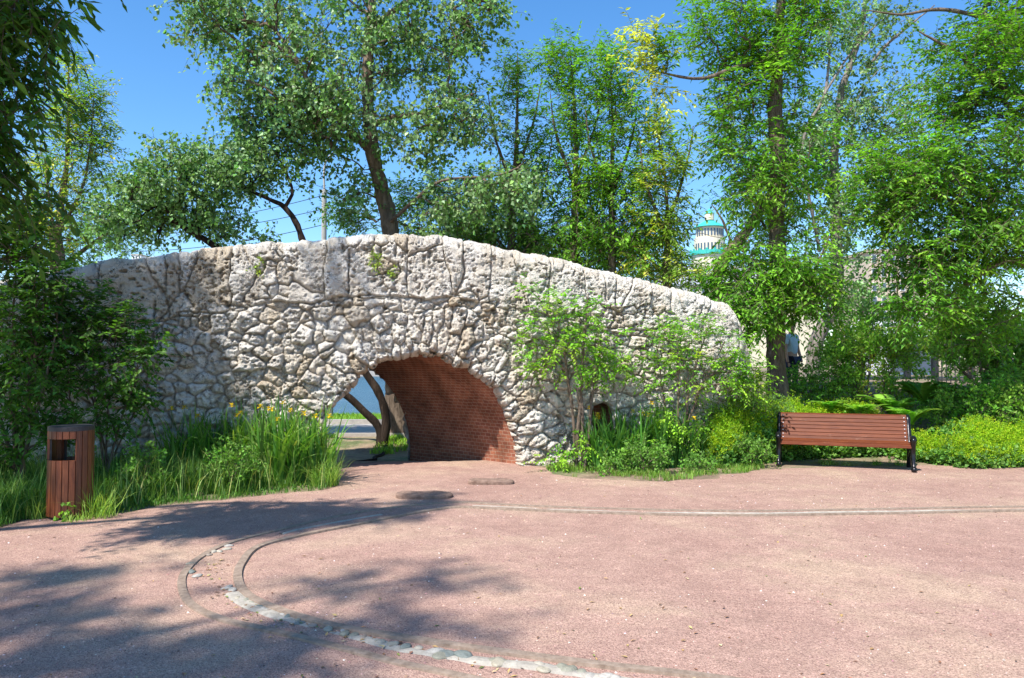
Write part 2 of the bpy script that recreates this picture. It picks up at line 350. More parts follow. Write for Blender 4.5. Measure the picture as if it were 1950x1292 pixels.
def stones(s, z, zt, back):
    """height above the wall plane, colour"""
    sd_ = 100 if back else 0
    wx = fbm(s*3, z*3, 3+sd_)*.04+fbm(s*11, z*11, 9, 3)*.018; wy = fbm(s*3+40, z*3, 5+sd_)*.04+fbm(s*11+9, z*11, 19, 3)*.018
    x = s+wx; y = z+wy
    rr = np.sqrt(((s-SC)/RA)**2+(np.maximum(z, 0)/RB)**2); ang = np.arctan2(np.maximum(z, 0)/RB, (s-SC)/RA)
    rn = np.sqrt(((s-NICHE[0])/NR)**2+(np.maximum(z-(NT-NR), 0)/NR)**2)
    par = zt-.9+fbm(s*1.3, s*0+.5, 31, 3)*.12
    e1, i1 = vor(x+.06*fbm(z*3, s*2, 15, 2), y-par+.04, .44, 1.16, 11+sd_, .85, .6)
    e1b, i1b = vor(x, y, .2, .2, 71+sd_, .85, .5)
    pick = (fbm(s*1.3, z*1.3, 77, 3)+.1*sst(.6, .9, zt-z)) > .2
    e1 = np.where(pick, e1b, e1); i1 = np.where(pick, i1b, i1)
    e2, i2 = vor(x, y, .25, .19, 21+sd_, .72, .6)
    e2b, i2b = vor(x, y, .15, .12, 91+sd_, .85, .5); pk = (fbm(s*1.7+7, z*1.7, 57, 2) > .22) & (z > 1.5)
    e2 = np.where(pk, e2b, e2); i2 = np.where(pk, i2b, i2)
    ringw = .36+fbm(ang*4, ang*0, 41, 2)*.14
    e3, i3 = vor(ang*1.8+wx*1.2, (rr-1)*1.75+wy, .15, .36, 33+sd_, .8, .3)
    inr = (rr < 1+ringw); inp = (z > par) & ~inr
    eb = np.minimum(np.abs(rr-1-ringw)*1.6, np.where(inr, 9, np.abs(z-par)))
    e = np.where(inr, e3, np.where(inp, e1, e2)); idd = np.where(inr, i3, np.where(inp, i1, i2+.001)); e = np.minimum(e, eb)
    idd = (idd*7.31+.13*inr+.37*inp) % 1
    cap = np.where(inp, .032, .05); rise = np.where(inp, .12, np.where(inr, .11, .11))
    h = rise*np.sqrt(np.clip(e/cap, 0, 1)*(2-np.clip(e/cap, 0, 1)))
    h = h+(idd-.5)*np.where(inp, .05, .09)*sst(0, .02, e)
    tilt = (vnoise(s*5.1, z*5.1, 61)+.6*vnoise(s*9, z*9, 62))*.035
    rough = fbm(s*16, z*16, 51, 3)*.028+fbm(s*34, z*34, 52, 2)*.016
    pit = np.clip(fbm(s*13, z*19, 63, 3)-.24, 0, 1)*.28*sst(-.1, .25, fbm(s*1.4, z*1.4, 64, 2)+.15)
    pit2 = np.clip(fbm(s*24, z*30, 65, 3)-.2, 0, 1)*.2*sst(-.2, .15, fbm(s*1.9+5, z*1.9, 66, 2)+.1)
    fac = np.abs(vnoise(s*7.3+idd*50, z*7.3, 67))*.06+np.abs(vnoise(s*17+idd*90, z*17, 68))*.03
    q = np.where(inp & pick == False, .75, 1.0); q = np.where(inp & ~pick, .5, 1.)
    h = h+tilt+rough*q-pit-pit2-fac*q+.03*q+fbm(s*50, z*50, 69, 2)*.012
    hu = (idd*13.7) % 1; h2 = (idd*5.9) % 1
    base = np.array((.9, .85, .76)); tan = np.array((.7, .6, .46)); gy = np.array((.72, .68, .62))
    k = (sst(.72, .98, hu)*.9)[..., None]; g = (sst(.55, .95, h2)*.55)[..., None]
    c = base*(1-k)+tan*k; c = c*(1-g)+gy*g
    mort = (1-sst(.0, .011, e))[..., None]*.6
    c = c*(1-mort)+np.array((.54, .45, .33))*mort
    topf = sst(.12, -.05, zt-z); h = h*(1-.55*topf)+.02*topf
    stain = sst(.1, .5, fbm(s*.9, z*.9, 88, 4))[..., None]*.3; c = c*(1-stain)+c*np.array((.88, .8, .68))*stain
    return h, c, rr, ang, rn
def plan(s):
    """plan position on the face line; the end beyond the bend swings back"""
    SB = wall_sz(1395, 600)[0]; b = np.clip(s-SB, 0, None); s0 = np.minimum(s, SB)
    TH2 = TH+R(32); ca, sa = math.cos(TH2), math.sin(TH2)
    X = BASE[0]+s0*wdir[0]+b*ca; Y = BASE[1]+s0*wdir[1]+b*sa
    t = sst(SB-.3, SB+.5, s); nx = (1-t)*wnor[0]+t*sa; ny = (1-t)*wnor[1]-t*ca
    return X, Y, nx, ny
LB = 2.85                                            # length of the vault along its axis
def make_face(name, res, parent, back, s0, s1):
    ns = int((s1-s0)/res); S = np.linspace(s0, s1, ns); zt = ztop(S)
    nf = int(3.9/res); nt_ = int(1.25/res)
    v = np.linspace(0, 1, nf); zb = -.35
    prof_o, prof_z = [], []; q = np.linspace(0, 1.25, nt_+1)[1:]; r = .05
    for a in q:
        if a < r*1.57: t = a/r; prof_o.append(-r+r*math.cos(t)); prof_z.append(-r+r*math.sin(t))
        elif a < r*1.57+.3: prof_o.append(-r-(a-r*1.57)); prof_z.append(0)
        elif a < r*3.14+.3: t = (a-r*1.57-.3)/r; prof_o.append(-r-.3-r*math.sin(t)); prof_z.append(-r+r*math.cos(t))
        else: prof_o.append(-2*r-.3); prof_z.append(-r-(a-(r*3.14+.3)))
    nO = np.gradient(np.array([0]+prof_o)); nZ = np.gradient(np.array([-r]+prof_z)); ln = np.hypot(nO, nZ)+1e-9
    pn_o, pn_z = (nZ/ln)[1:], (-nO/ln)[1:]
    Sg = np.repeat(S[:, None], nf+nt_, 1)
    Zface = zb+(zt-r-zb)[:, None]*v[None]
    O = np.concatenate([np.zeros(nf), prof_o]); NO = np.concatenate([np.ones(nf), pn_o]); NZ = np.concatenate([np.zeros(nf), pn_z])
    Z = np.concatenate([Zface, zt[:, None]+np.array(prof_z)[None]], 1)
    Zt = np.concatenate([Zface, (zt-r)[:, None]+np.array(q)[None]], 1)     # unrolled coordinate for the pattern
    h, c, rr, ang, rn = stones(Sg, Zt, np.repeat(zt[:, None], nf+nt_, 1), back)
    # holes with irregular stone lips
    lim = .965+.05*fbm(ang*5, ang*0+2, 43, 3)-.03*np.sqrt(np.clip(h, 0, 1)/.1)*1.0
    if back: lim = 1.0+.13*fbm(ang*9, ang*0+2, 43, 4)
    f = rr-lim; zpos = Zt > -.4
    hole = (f < 0) & zpos & (np.arange(nf+nt_)[None] < nf)
    fn = rn-1; holen = (fn < 0) & (Zt > NICHE[1]-.5) & (not back) & (np.arange(nf+nt_)[None] < nf)
    sc_ = np.where(hole, lim/np.maximum(rr, .05), 1.)
    S2 = SC+(Sg-SC)*sc_; Z2 = np.where(Z > 0, Z*sc_, Z)
    sn = np.where(holen, 1/np.maximum(rn, .05), 1.); S2 = np.where(holen, NICHE[0]+(Sg-NICHE[0])*sn, S2)
    Z2 = np.where(holen & (Z > NT-NR), (NT-NR)+(Z-(NT-NR))*sn, Z2)
    lip = np.clip(1-f/.05, 0, 1)*(Zt < RB*1.3); h = h-(.1 if back else .26)*lip**2*(rr < 1.2)
    if not back: h = h-.1*np.clip(1-fn/.25, 0, 1)**2
    X, Y, nx, ny = plan(S2)
    sg = -1 if back else 1
    if back: off = axis*LB; X = X+off[0]; Y = Y+off[1]
    px = X+sg*nx*O[None]+sg*nx*NO[None]*h; py = Y+sg*ny*O[None]+sg*ny*NO[None]*h; pz = Z2+NZ[None]*h
    V = np.stack([px, py, pz], -1).reshape(-1, 3)
    idx = np.arange(ns*(nf+nt_)).reshape(ns, nf+nt_)
    Fq = np.stack([idx[:-1, :-1], idx[1:, :-1], idx[1:, 1:], idx[:-1, 1:]], -1)
    H = hole | holen; allin = H[:-1, :-1] & H[1:, :-1] & H[1:, 1:] & H[:-1, 1:]
    Fq = Fq[~allin]
    if back: Fq = Fq[:, ::-1]
    used = np.zeros(len(V), bool); used[Fq.ravel()] = True; remap = np.cumsum(used)-1
    return npmesh(name, V[used], remap[Fq], M_stone, parent, bridge_o, c.reshape(-1, 3)[used], None, True)
bridge_o = BASE+wdir*SC
bridge = empty('stone_bridge', bridge_o, 'white rubble stone footbridge with one low red brick lined arch behind the gravel court', 'bridge')
make_face('stone_face', .0125, bridge, False, wall_sz(-150, 700)[0], TP[-1, 0])
make_face('rear_stone_face', .035, bridge, True, wall_sz(-150, 700)[0], TP[-1, 0])
# vault
nphi = 60; na = 26
ph = np.linspace(0, math.pi, nphi); arc = np.concatenate([[0], np.cumsum(np.hypot(np.diff(RA*np.cos(ph)), np.diff(RB*np.sin(ph))))])
arc = np.concatenate([[-.4], arc, [arc[-1]+.4]])
ss = np.concatenate([[RA], RA*np.cos(ph), [-RA]])+SC; zz = np.concatenate([[-.4], RB*np.sin(ph), [-.4]])
V = []; UV = []
for k in range(na+1):
    u = .07+(LB-.05)*k/na
    for s_, z_, a_ in zip(ss, zz, arc):
        p = BASE+wdir*s_+axis*u-wnor*0; V.append((p[0], p[1], z_)); UV.append((u, a_))
idx = np.arange(len(V)).reshape(na+1, len(ss))
Fq = np.stack([idx[:-1, :-1], idx[:-1, 1:], idx[1:, 1:], idx[1:, :-1]], -1).reshape(-1, 4)
npmesh('brick_vault', V, Fq, M_brick, bridge, bridge_o, None, UV, True)
# niche lining
V = []; UV = []; pts = [(NR, -.9)]+[(NR*math.cos(a), NR*math.sin(a)) for a in np.linspace(0, math.pi, 14)]+[(-NR, -.9)]
al = 0
for i, (a, b) in enumerate(pts):
    if i: al += math.hypot(a-pts[i-1][0], b-pts[i-1][1])
    for u in (.04, .5):
        p = BASE+wdir*(NICHE[0]+a)-wnor*u; V.append((p[0], p[1], NT-NR+b)); UV.append((u, al))
n0 = len(V)//2; Fq = [(2*i, 2*i+1, 2*i+3, 2*i+2) for i in range(n0-1)]
nb = len(V)
for a, b in pts: p = BASE+wdir*(NICHE[0]+a)-wnor*.5; V.append((p[0], p[1], NT-NR+b)); UV.append((a, b))
o = npmesh('brick_niche', V, [np.array(Fq), np.array([list(range(nb, nb+len(pts)))])], M_brick, bridge, bridge_o, None, UV)
# deck + end fill between the two parapets
S = np.linspace(wall_sz(-150, 700)[0], TP[-1, 0], 60); X, Y, nx, ny = plan(S)
zd = ztop(S)-.75
V = np.concatenate([np.stack([X-.4*nx, Y-.4*ny, zd], 1), np.stack([X+axis[0]*LB+.4*nx, Y+axis[1]*LB+.4*ny, zd], 1)])
i = np.arange(59); Fq = np.stack([i, i+1, i+61, i+60], 1)
npmesh('deck', V, Fq, M_sand, bridge, bridge_o)
for e in (0, 59):
    p0 = V[e]; p1 = V[e+60]
    npmesh('end_wall', [p0, p1, (p1[0], p1[1], -.3), (p0[0], p0[1], -.3)], [[0, 1, 2, 3]], M_conc, bridge, bridge_o)

# ------------------------------------------------------------------ ground
def gz(x, y):
    x = np.asarray(x, float); y = np.asarray(y, float)
    z = 1.15*sst(4.6, 7.5, x)*sst(13.2, 16.5, y)
    z = z+1.0*sst(9.5, 12.5, -x)*sst(10.5, 13, y)*(1-sst(14.5, 16, y))
    cx = BASE[0]+SC*wdir[0]; t = (y-BASE[1])
    z = z-.16*sst(.5, 1.2, t)*(1-sst(3.0, 4.4, t))*(1-sst(3.5, 5, np.abs(x-(cx-t*1.0))))
    bank = 24.3+np.maximum(0, x-5)*3.2
    z = z*(1-sst(0, 3, y-bank+1))-2.6*sst(0, 2.2, y-bank)
    return z
def graded(a, b, c, d, f, n1, n2, n3):
    return np.unique(np.concatenate([np.linspace(a, b, n1), np.linspace(b, c, n2), np.linspace(c, d, n3)]))
gx = np.unique(np.concatenate([-np.geomspace(14, 1500, 22), np.linspace(-14, 26, 161), np.geomspace(26, 1500, 22)]))
gy = np.unique(np.concatenate([np.linspace(-60, -2, 12), np.linspace(-2, 30, 161), np.geomspace(30, 2500, 40)]))
GX, GY = np.meshgrid(gx, gy, indexing='ij'); GZ = gz(GX, GY)
GZ = np.where(GY > 228, np.where(GY > 232, 1.0, GZ), GZ)
V = np.stack([GX, GY, GZ-.004], -1).reshape(-1, 3); idx = np.arange(len(V)).reshape(GX.shape)
Fq = np.stack([idx[:-1, :-1], idx[1:, :-1], idx[1:, 1:], idx[:-1, 1:]], -1).reshape(-1, 4)
m, nt, p = mat_new('park_ground'); v = coords(nt, 'Object')
n1 = noise(nt, .7, 6, .65, v, .5); n2 = noise(nt, 13, 6, .7, v)
c = ramp(nt, n1, [(.38, (.19, .13, .085)), (.5, (.3, .22, .14)), (.62, (.12, .14, .05))])
c = mixc(nt, 1, c, ramp(nt, n2, [(.3, (.6, .6, .6)), (.6, (1.1, 1.1, 1.1))]), 'MULTIPLY')
nt.links.new(c, p.inputs['Base Color']); p.inputs['Roughness'].default_value = .95; bump(nt, n2, .8, .04, p); M_ground = m
tag(npmesh('ground', V, Fq, M_ground, smooth=True), kind='structure')
V = [(-1500, 22, -1.9), (1500, 22, -1.9), (1500, 240, -1.9), (-1500, 240, -1.9)]
tag(npmesh('river', V, [[0, 1, 2, 3]], M_water), kind='structure')
def sheet(name, pts, z, mat, zf=None):
    P = [Vector((p[0], p[1], 0)) for p in pts]; tri = tessellate_polygon([P])
    V = np.array([(p.x, p.y, z) for p in P])
    Ft = np.array(tri); a, b, c = V[Ft[0][0]], V[Ft[0][1]], V[Ft[0][2]]
    if np.cross(b-a, c-a)[2] < 0: Ft = Ft[:, ::-1]
    return npmesh(name, V, Ft, mat)
rng = np.random.default_rng(5)
left_edge = [gr(-260, 1050), gr(-60, 1018), gr(60, 990), gr(200, 982), gr(320, 962), gr(440, 950), gr(560, 938), gr(630, 930), gr(640, 905), gr(600, 885)]
right_edge = [gr(1030, 889), gr(1060, 905), gr(1130, 911), gr(1250, 917), gr(1330, 914), gr(1400, 903), gr(1480, 893), gr(1600, 889), gr(1720, 888), gr(1800, 886), gr(1950, 889), gr(2200, 893)]
def wobble(c, amp, seed):
    c = c.copy(); t = np.arange(len(c))*.23; c[:, 1] += amp*fbm(t, t*0+seed, seed, 4); c[:, 0] += amp*fbm(t, t*0+seed+5, seed+3, 4); return c
le = wobble(catmull(left_edge, .08), .12, 3); re_ = wobble(catmull(right_edge, .08), .14, 8)
ti = [BASE+wdir*s_l*.99+axis*.9, BASE+wdir*.0*1.0+axis*.9]
outline = [(-14, -10), (-14, 8.2)]+[tuple(q[:2]) for q in le]+[tuple(ti[0][:2]), tuple(ti[1][:2])]+[tuple(q[:2]) for q in re_]+[(18, 12.0), (18, -10)]
tag(sheet('gravel_court', outline, 0.0, M_gravel), kind='structure')
bed_l = [tuple(q[:2]) for q in le][:: -1]+[(-14, 8.3), (-14, 13), (-3, 13)]
def strip(name, p0, p1, y0, y1, z, mat):
    return sheet(name, [(p0, y0), (p1, y0), (p1, y1), (p0, y1)], z, mat)
tag(strip('road', -80, 4.3, 17.2, 20.6, .004, M_road), kind='structure')
a = Acc(); a.box((-38, 20.68, .04), (84.5, .15, .16)); a.box((-38, 17.12, .02), (84.5, .12, .1)); tag(a.build('kerb', M_kerb), kind='structure')
tag(strip('verge', -80, 4.3, 20.76, 24.25, .012, M_verge), kind='structure')
# far bank
rngb = np.random.default_rng(3)
xs = np.linspace(-600, 700, 900); hz_ = 4+5*fbm(xs*.02, xs*0, 9, 5)+3
V = []; Fq = []
a = Acc()

# ------------------------------------------------------------------ foliage machinery
def leaves(acc, P, A, Nn, L, W, C, fold=.25):
    A = unit(A); S_ = unit(np.cross(A, Nn)); Nn = np.cross(S_, A); n = len(P)
    L = np.broadcast_to(L, (n,))[:, None]; W = np.broadcast_to(W, (n,))[:, None]
    v0 = P; v2 = P+A*L; mid = P+A*L*.42
    v1 = mid+S_*W*.5+Nn*W*fold; v3 = mid-S_*W*.5+Nn*W*fold
    V = np.stack([v0, v1, v2, v3], 1).reshape(-1, 3); b = np.arange(n)*4
    Ft = np.concatenate([np.stack([b, b+1, b+2], 1), np.stack([b, b+2, b+3], 1)])
    acc.add(V, Ft, np.repeat(C, 4, 0))
def rdir(n, rng): return unit(rng.normal(size=(n, 3)))
GAIN = 1.85
def palette(n, cols, wts, rng, jit=.22):
    cols = np.array(cols)*GAIN; k = rng.choice(len(cols), n, p=np.array(wts)/sum(wts)); c = cols[k]
    return c*(1+jit*rng.normal(size=(n, 1)).clip(-2, 2))*(1+.06*rng.normal(size=(n, 3)))
def clumps(accL, accT, C, sp, rng, centre=None):
    n = len(C); T, K = sp['T'], sp['K']; m = n*T
    base = np.repeat(C, T, 0)+rng.normal(size=(m, 3))*sp.get('sig', .08)
    d = rdir(m, rng)
    if centre is not None: d = d+sp.get('out', .5)*unit(np.repeat(C, T, 0)-centre)
    d[:, 2] += sp.get('rise', .1); d = unit(d); tl = sp['tl']*(.6+.7*rng.random((m, 1)))
    tip = base+d*tl; mid = base+d*tl*.55+np.array((0, 0, 1))*tl*sp.get('arch', .06)
    tip = tip-np.array((0, 0, 1))*tl*sp.get('sag', .15)
    if accT is not None:
        r = sp.get('tr', .004); V, Fq = tube_batch(np.stack([base, mid, tip], 1), np.tile([r, r*.8, r*.4], (m, 1)), 3); accT.add(V, Fq)
    t = (np.tile(np.arange(K), m)+rng.random(m*K)*.6+.4)/K; t = t[:, None]
    b, mi, ti_ = [np.repeat(q, K, 0) for q in (base, mid, tip)]
    P = (1-t)**2*b+2*t*(1-t)*mi+t*t*ti_; D = unit(ti_-b)
    cc = np.repeat(palette(n, sp['cols'], sp['w'], rng, sp.get('cj', .12)), T*K, 0); nl = m*K
    cc = cc*(1+sp.get('lj', .25)*rng.normal(size=(nl, 1)).clip(-2, 2.5)); cc = cc.clip(.004, .9)
    sz = (.7+.6*rng.random(nl))
    if sp['kind'] == 'hang':
        A = rdir(nl, rng)*.9+D*.4+np.array((0, 0, -.55)); Nn = rdir(nl, rng)*.7+np.array((-.35, -.4, .5)); P = P+rdir(nl, rng)*sp['L']*.6
    elif sp['kind'] == 'pinnate':
        side = np.cross(D, np.array((0, 0, 1.))); side = unit(side+1e-4)*np.where(np.tile(np.arange(K), m) % 2 == 0, 1, -1)[:, None]
        A = D*.55+side*.85+np.array((0, 0, -.35))+rdir(nl, rng)*.3; Nn = np.array((0, 0, 1.))+rdir(nl, rng)*.55
    else:
        A = rdir(nl, rng)+D*.5+np.array((0, 0, .15)); Nn = np.array((0, 0, .8))+rdir(nl, rng)*.9; P = P+rdir(nl, rng)*sp['L']*.4
    leaves(accL, P, A, Nn, sp['L']*sz, sp['W']*sz, cc, sp.get('fold', .2))
def grow(skel, C, rng, rtip=.005, lift=.12, wob=.1):
    """skel: list of (k,3) dense stems.  returns branch points (B,5,3), radii (B,5)"""
    nodes = [p for st in skel for p in st]; nb = [-1]*len(nodes)
    n0 = len(nodes); cap = n0+4*len(C); arr = np.empty((cap, 3)); arr[:n0] = nodes; cnt_n = n0
    owner = np.full(cap, -1); dmin = np.array([np.min(np.linalg.norm(arr[:n0]-c, axis=1)) for c in C])
    paths = []; par = []
    for ci in np.argsort(dmin):
        c = C[ci]; q = arr[:cnt_n]; d = np.linalg.norm(q-c, axis=1)+.9*np.clip(q[:, 2]-c[2]+.15, 0, None)
        j = int(np.argmin(d)); p0 = q[j]; ln = np.linalg.norm(c-p0)
        mid = p0+(c-p0)*.45+np.array((0, 0, 1))*lift*ln+rng.normal(size=3)*wob*ln
        t = np.linspace(0, 1, 5)[:, None]; P = (1-t)**2*p0+2*t*(1-t)*mid+t*t*c
        P[1:4] += rng.normal(size=(3, 3))*.025*ln
        paths.append(P); par.append(owner[j]); owner[cnt_n:cnt_n+4] = len(paths)-1; arr[cnt_n:cnt_n+4] = P[1:]; cnt_n += 4
    cnt = np.ones(len(paths))
    for i in range(len(paths)-1, -1, -1):
        if par[i] >= 0: cnt[par[i]] += cnt[i]
    rb = rtip*1.3*cnt**.5; Rr = np.stack([rb, rb*.9, rb*.78, rb*.66, np.full(len(rb), rtip*.8)], 1)
    Rr[:, 4] = np.maximum(Rr[:, 4], rb*.35)
    return np.array(paths), Rr
GAPS = [(1352, 438, 62, 75), (1335, 250, 36, 110), (575, 385, 62, 55), (1690, 500, 45, 45), (622, 335, 30, 48), (1020, 40, 60, 75), (600, 20, 14, 60), (1000, 230, 16, 40), (905, 130, 20, 30), (500, 150, 22, 18)]
def blob_pts(blobs, rng):
    """blobs in picture units: (px, py, depth, rx_px, ry_px, r_depth_m, n)"""
    out = []
    for (px, py, d, rx, ry, rd, n) in blobs:
        c = at(px, py, d); u = rdir(n, rng)*(rng.random((n, 1))**.42)
        q = c+u*np.array((rx*d/F, rd, ry*d/F))
        if d > 12.8:
            qx = CX+F*q[:, 0]/q[:, 1]; qy = HZ-F*(q[:, 2]-EYE)/q[:, 1]; keep = np.ones(n, bool)
            for gx_, gy_, ax, ay in GAPS: keep &= ((qx-gx_)/ax)**2+((qy-gy_)/ay)**2 > 1
            q = q[(keep | (rng.random(n) < .2)) & (fbm(qx/48+d*3.3, qy/48, int(d*10), 2) > -.3)]
        out.append(q)
    return np.concatenate(out)
def make_tree(name, label, cat, stems, C, sp, bark, lm, seed, group=None, rtip=.005, lift=.12, extra=None, keepz=None):
    rng = np.random.default_rng(seed); C = np.asarray(C)
    if keepz is not None: C = C[C[:, 2] > keepz]
    root_p = np.asarray(stems[0][0][:3], float); root = empty(name, root_p, label, cat, group)
    dense = []; tr = Acc()
    for st in stems:
        c = catmull(np.array(st, float), .12); dense.append(c[:, :3]); n = len(c)
        wob = rng.normal(size=(n, 3)); wob = (np.cumsum(wob, 0)-np.linspace(0, 1, n)[:, None]*np.cumsum(wob, 0)[-1])*.006; wob[:, 2] = 0
        pts = c[:, :3]+wob; dense[-1] = pts
        rad = c[:, 3]*(1+.07*rng.normal(size=n)); tube_one(tr, pts, rad, 12 if c[0, 3] > .08 else 7)
    tr.build('trunk', bark, root, root_p, True)
    br = Acc(); P, Rr = grow(dense, C, rng, rtip, lift)
    V, Fq = tube_batch(P, Rr, 5); br.add(V, Fq)
    cr = Acc(); clumps(cr, br, C, sp, rng, C.mean(0))
    if extra: extra(cr, br, rng)
    br.build('branches', bark, root, root_p, True); cr.build('crown', lm, root, root_p); return root
def gp(px, py, d):   # ground-standing point below pixel column at depth d
    p = at(px, py, d); return np.array((p[0], p[1], float(gz(p[0], p[1]))-.05))
def S4(p, r): return (p[0], p[1], p[2], r)

POP = dict(T=5, K=8, tl=.42, L=.095, W=.08, kind='hang', cols=[(.088, .16, .045), (.125, .2, .085), (.07, .14, .03)], w=[4, 4, 2], sig=.12, out=.5, lj=.3)
ASH = dict(T=5, K=9, tl=.45, L=.12, W=.045, kind='pinnate', cols=[(.09, .195, .018), (.065, .155, .018), (.14, .255, .025)], w=[4, 4, 2], sig=.12, out=.5)
YEL = dict(ASH, cols=[(.15, .22, .03), (.09, .17, .02), (.3, .3, .05)], w=[4, 4, 2])
DEEP = dict(ASH, cols=[(.055, .125, .018), (.08, .155, .022)], w=[1, 1])

# --- main poplar behind the bridge
rng = np.random.default_rng(11)
D1 = 17.4
st = [S4(gp(757, 828, D1), .34), S4(at(755, 780, D1), .25), S4(at(750, 600, D1), .23), S4(at(742, 440, D1), .2), S4(at(728, 370, D1), .18), S4(at(708, 290, D1-.3), .165),
      S4(at(698, 190, D1-.4), .13), S4(at(700, 100, D1-.4), .11), S4(at(712, 0, D1-.4), .09), S4(at(715, -160, D1), .06), S4(at(720, -330, D1), .03)]
st2 = [S4(at(708, 290, D1-.3), .09), S4(at(672, 255, D1-.6), .075), S4(at(610, 190, D1-1), .06), S4(at(560, 110, D1-1.3), .05), S4(at(510, 40, D1-1.5), .03)]
st3 = [S4(at(700, 245, D1-.3), .08), S4(at(740, 225, D1-.8), .065), S4(at(810, 215, D1-1.2), .05), S4(at(900, 180, D1-1.4), .03)]
st4 = [S4(at(703, 60, D1-.3), .07), S4(at(760, 15, D1-.6), .06), S4(at(850, -20, D1-.8), .04), S4(at(930, 20, D1-.8), .02)]
st5 = [S4(at(740, 425, D1), .05), S4(at(785, 385, D1-1.3), .035), S4(at(840, 345, D1-2), .026), S4(at(940, 335, D1-2.3), .022), S4(at(985, 320, D1-2.4), .02), S4(at(1000, 305, D1-2.4), .01)]
C = blob_pts([(640, 60, D1-.5, 230, 120, 2.2, 210), (420, 40, D1-1.3, 120, 55, 1.3, 70), (560, 150, D1-1, 150, 90, 1.7, 120), (470, 215, D1-1, 75, 60, 1, 40), (640, 215, D1-1, 130, 65, 1.4, 90), (560, 270, D1-.8, 110, 50, 1.1, 55),
               (820, 90, D1-.5, 130, 110, 1.8, 95), (860, 230, D1-1, 100, 70, 1.3, 50), (700, -140, D1, 260, 120, 2.5, 150), (790, 270, D1-1, 80, 50, 1, 26),
               (900, 20, D1-.6, 70, 50, 1, 35), (660, 360, D1, 60, 60, 1, 30), (960, 360, D1-2.2, 80, 45, .9, 34), (860, 390, D1-1.6, 90, 50, 1, 26)], rng)
make_tree('poplar_tree', 'tall grey green poplar rising behind the top of the stone bridge', 'tree',
          [st, st2, st3, st4, st5], C, POP, M_bark, M_pop, 21, None, .006)

# --- twin stemmed leaning tree seen through the arch
rng = np.random.default_rng(12); D2 = 16.0
b0 = gp(728, 840, D2)
sa = [S4(b0, .12), S4(at(722, 815, D2), .085), S4(at(695, 785, D2), .08), S4(at(668, 758, D2), .08), S4(at(645, 747, D2), .08), S4(at(610, 742, D2), .1), S4(at(560, 700, D2), .1), S4(at(490, 590, D2), .09), S4(at(430, 490, D2), .085), S4(at(400, 462, D2), .07), S4(at(340, 425, D2-.3), .05), S4(at(300, 370, D2-.3), .03)]
sb = [S4(b0, .12), S4(at(735, 800, D2), .085), S4(at(722, 750, D2), .085), S4(at(700, 715, D2), .085), S4(at(670, 660, D2), .1), S4(at(620, 560, D2), .09), S4(at(582, 470, D2), .07), S4(at(568, 430, D2), .06), S4(at(542, 395, D2), .052), S4(at(512, 380, D2), .042), S4(at(482, 366, D2), .035), S4(at(450, 345, D2), .02)]
sc = [S4(at(542, 395, D2), .04), S4(at(555, 370, D2), .035), S4(at(550, 345, D2), .03), S4(at(540, 320, D2), .02), S4(at(525, 290, D2), .012)]
C = blob_pts([(330, 350, D2-.2, 100, 75, 1.4, 120), (420, 330, D2-.2, 70, 60, 1.2, 70), (270, 400, D2-.2, 70, 60, 1.2, 55), (400, 420, D2, 70, 40, 1, 36), (530, 330, D2, 45, 22, .5, 9), (220, 440, D2, 60, 40, 1, 26),
              (470, 440, D2, 40, 30, .5, 9), (480, 310, D2, 40, 45, .8, 22)], rng)
tw = make_tree('leaning_tree', 'dark tree forking from one foot into two leaning stems seen through the arch', 'tree', [sa, sb, sc], C, dict(POP, L=.088, W=.07), M_barkdark, M_pop, 22)
a = Acc(); rp = [gr(735, 842), gr(728, 852), gr(712, 862, -.05), gr(716, 870, -.1), gr(690, 876, -.12), gr(650, 880, -.13)]
q = catmull(rp, .08); q[:, 2] = gz(q[:, 0], q[:, 1])+.015; tube_one(a, q, np.linspace(.045, .02, len(q)), 7); a.build('root', M_barkdark, tw, b0, True)

# --- slim yellow green tree at left
rng = np.random.default_rng(13); D3 = 18.
C = blob_pts([(132, 130, D3, 14, 60, .5, 18), (140, 230, D3, 55, 70, .9, 64), (170, 280, D3, 45, 50, .9, 34), (120, 330, D3, 70, 70, 1.1, 56), (110, 420, D3, 80, 50, 1.1, 44), (180, 210, D3, 22, 70, .6, 30), (60, 380, D3+1, 70, 80, 1, 34)], rng)
make_tree('slim_tree', 'slim pointed yellow green tree behind the left end of the bridge', 'tree',
          [[S4(gp(125, 800, D3), .13), S4(at(118, 520, D3), .1), S4(at(112, 430, D3), .08), S4(at(125, 300, D3), .05), S4(at(130, 180, D3), .025), S4(at(132, 90, D3), .008)],
           [S4(at(118, 500, D3), .06), S4(at(95, 400, D3), .04), S4(at(85, 300, D3), .02)], [S4(at(114, 440, D3), .05), S4(at(165, 340, D3), .03), S4(at(180, 180, D3), .01)]],
          C, dict(YEL, L=.105, K=7), M_bark, M_leaf, 23)
rng = np.random.default_rng(14); D3 = 20.
C = blob_pts([(60, 470, D3, 110, 60, 1.2, 60), (200, 450, D3, 80, 60, 1.2, 46), (160, 500, D3, 90, 30, 1, 26)], rng)
make_tree('low_tree', 'low light green tree leaning over the left end of the bridge top', 'tree',
          [[S4(gp(95, 800, D3), .14), S4(at(105, 520, D3), .1), S4(at(90, 440, D3), .06), S4(at(40, 400, D3), .03)], [S4(at(105, 520, D3), .07), S4(at(170, 470, D3), .05), S4(at(230, 430, D3), .02)]],
          C, dict(YEL, cols=[(.1, .17, .03), (.08, .15, .03)], w=[1, 1]), M_bark, M_leaf, 24)

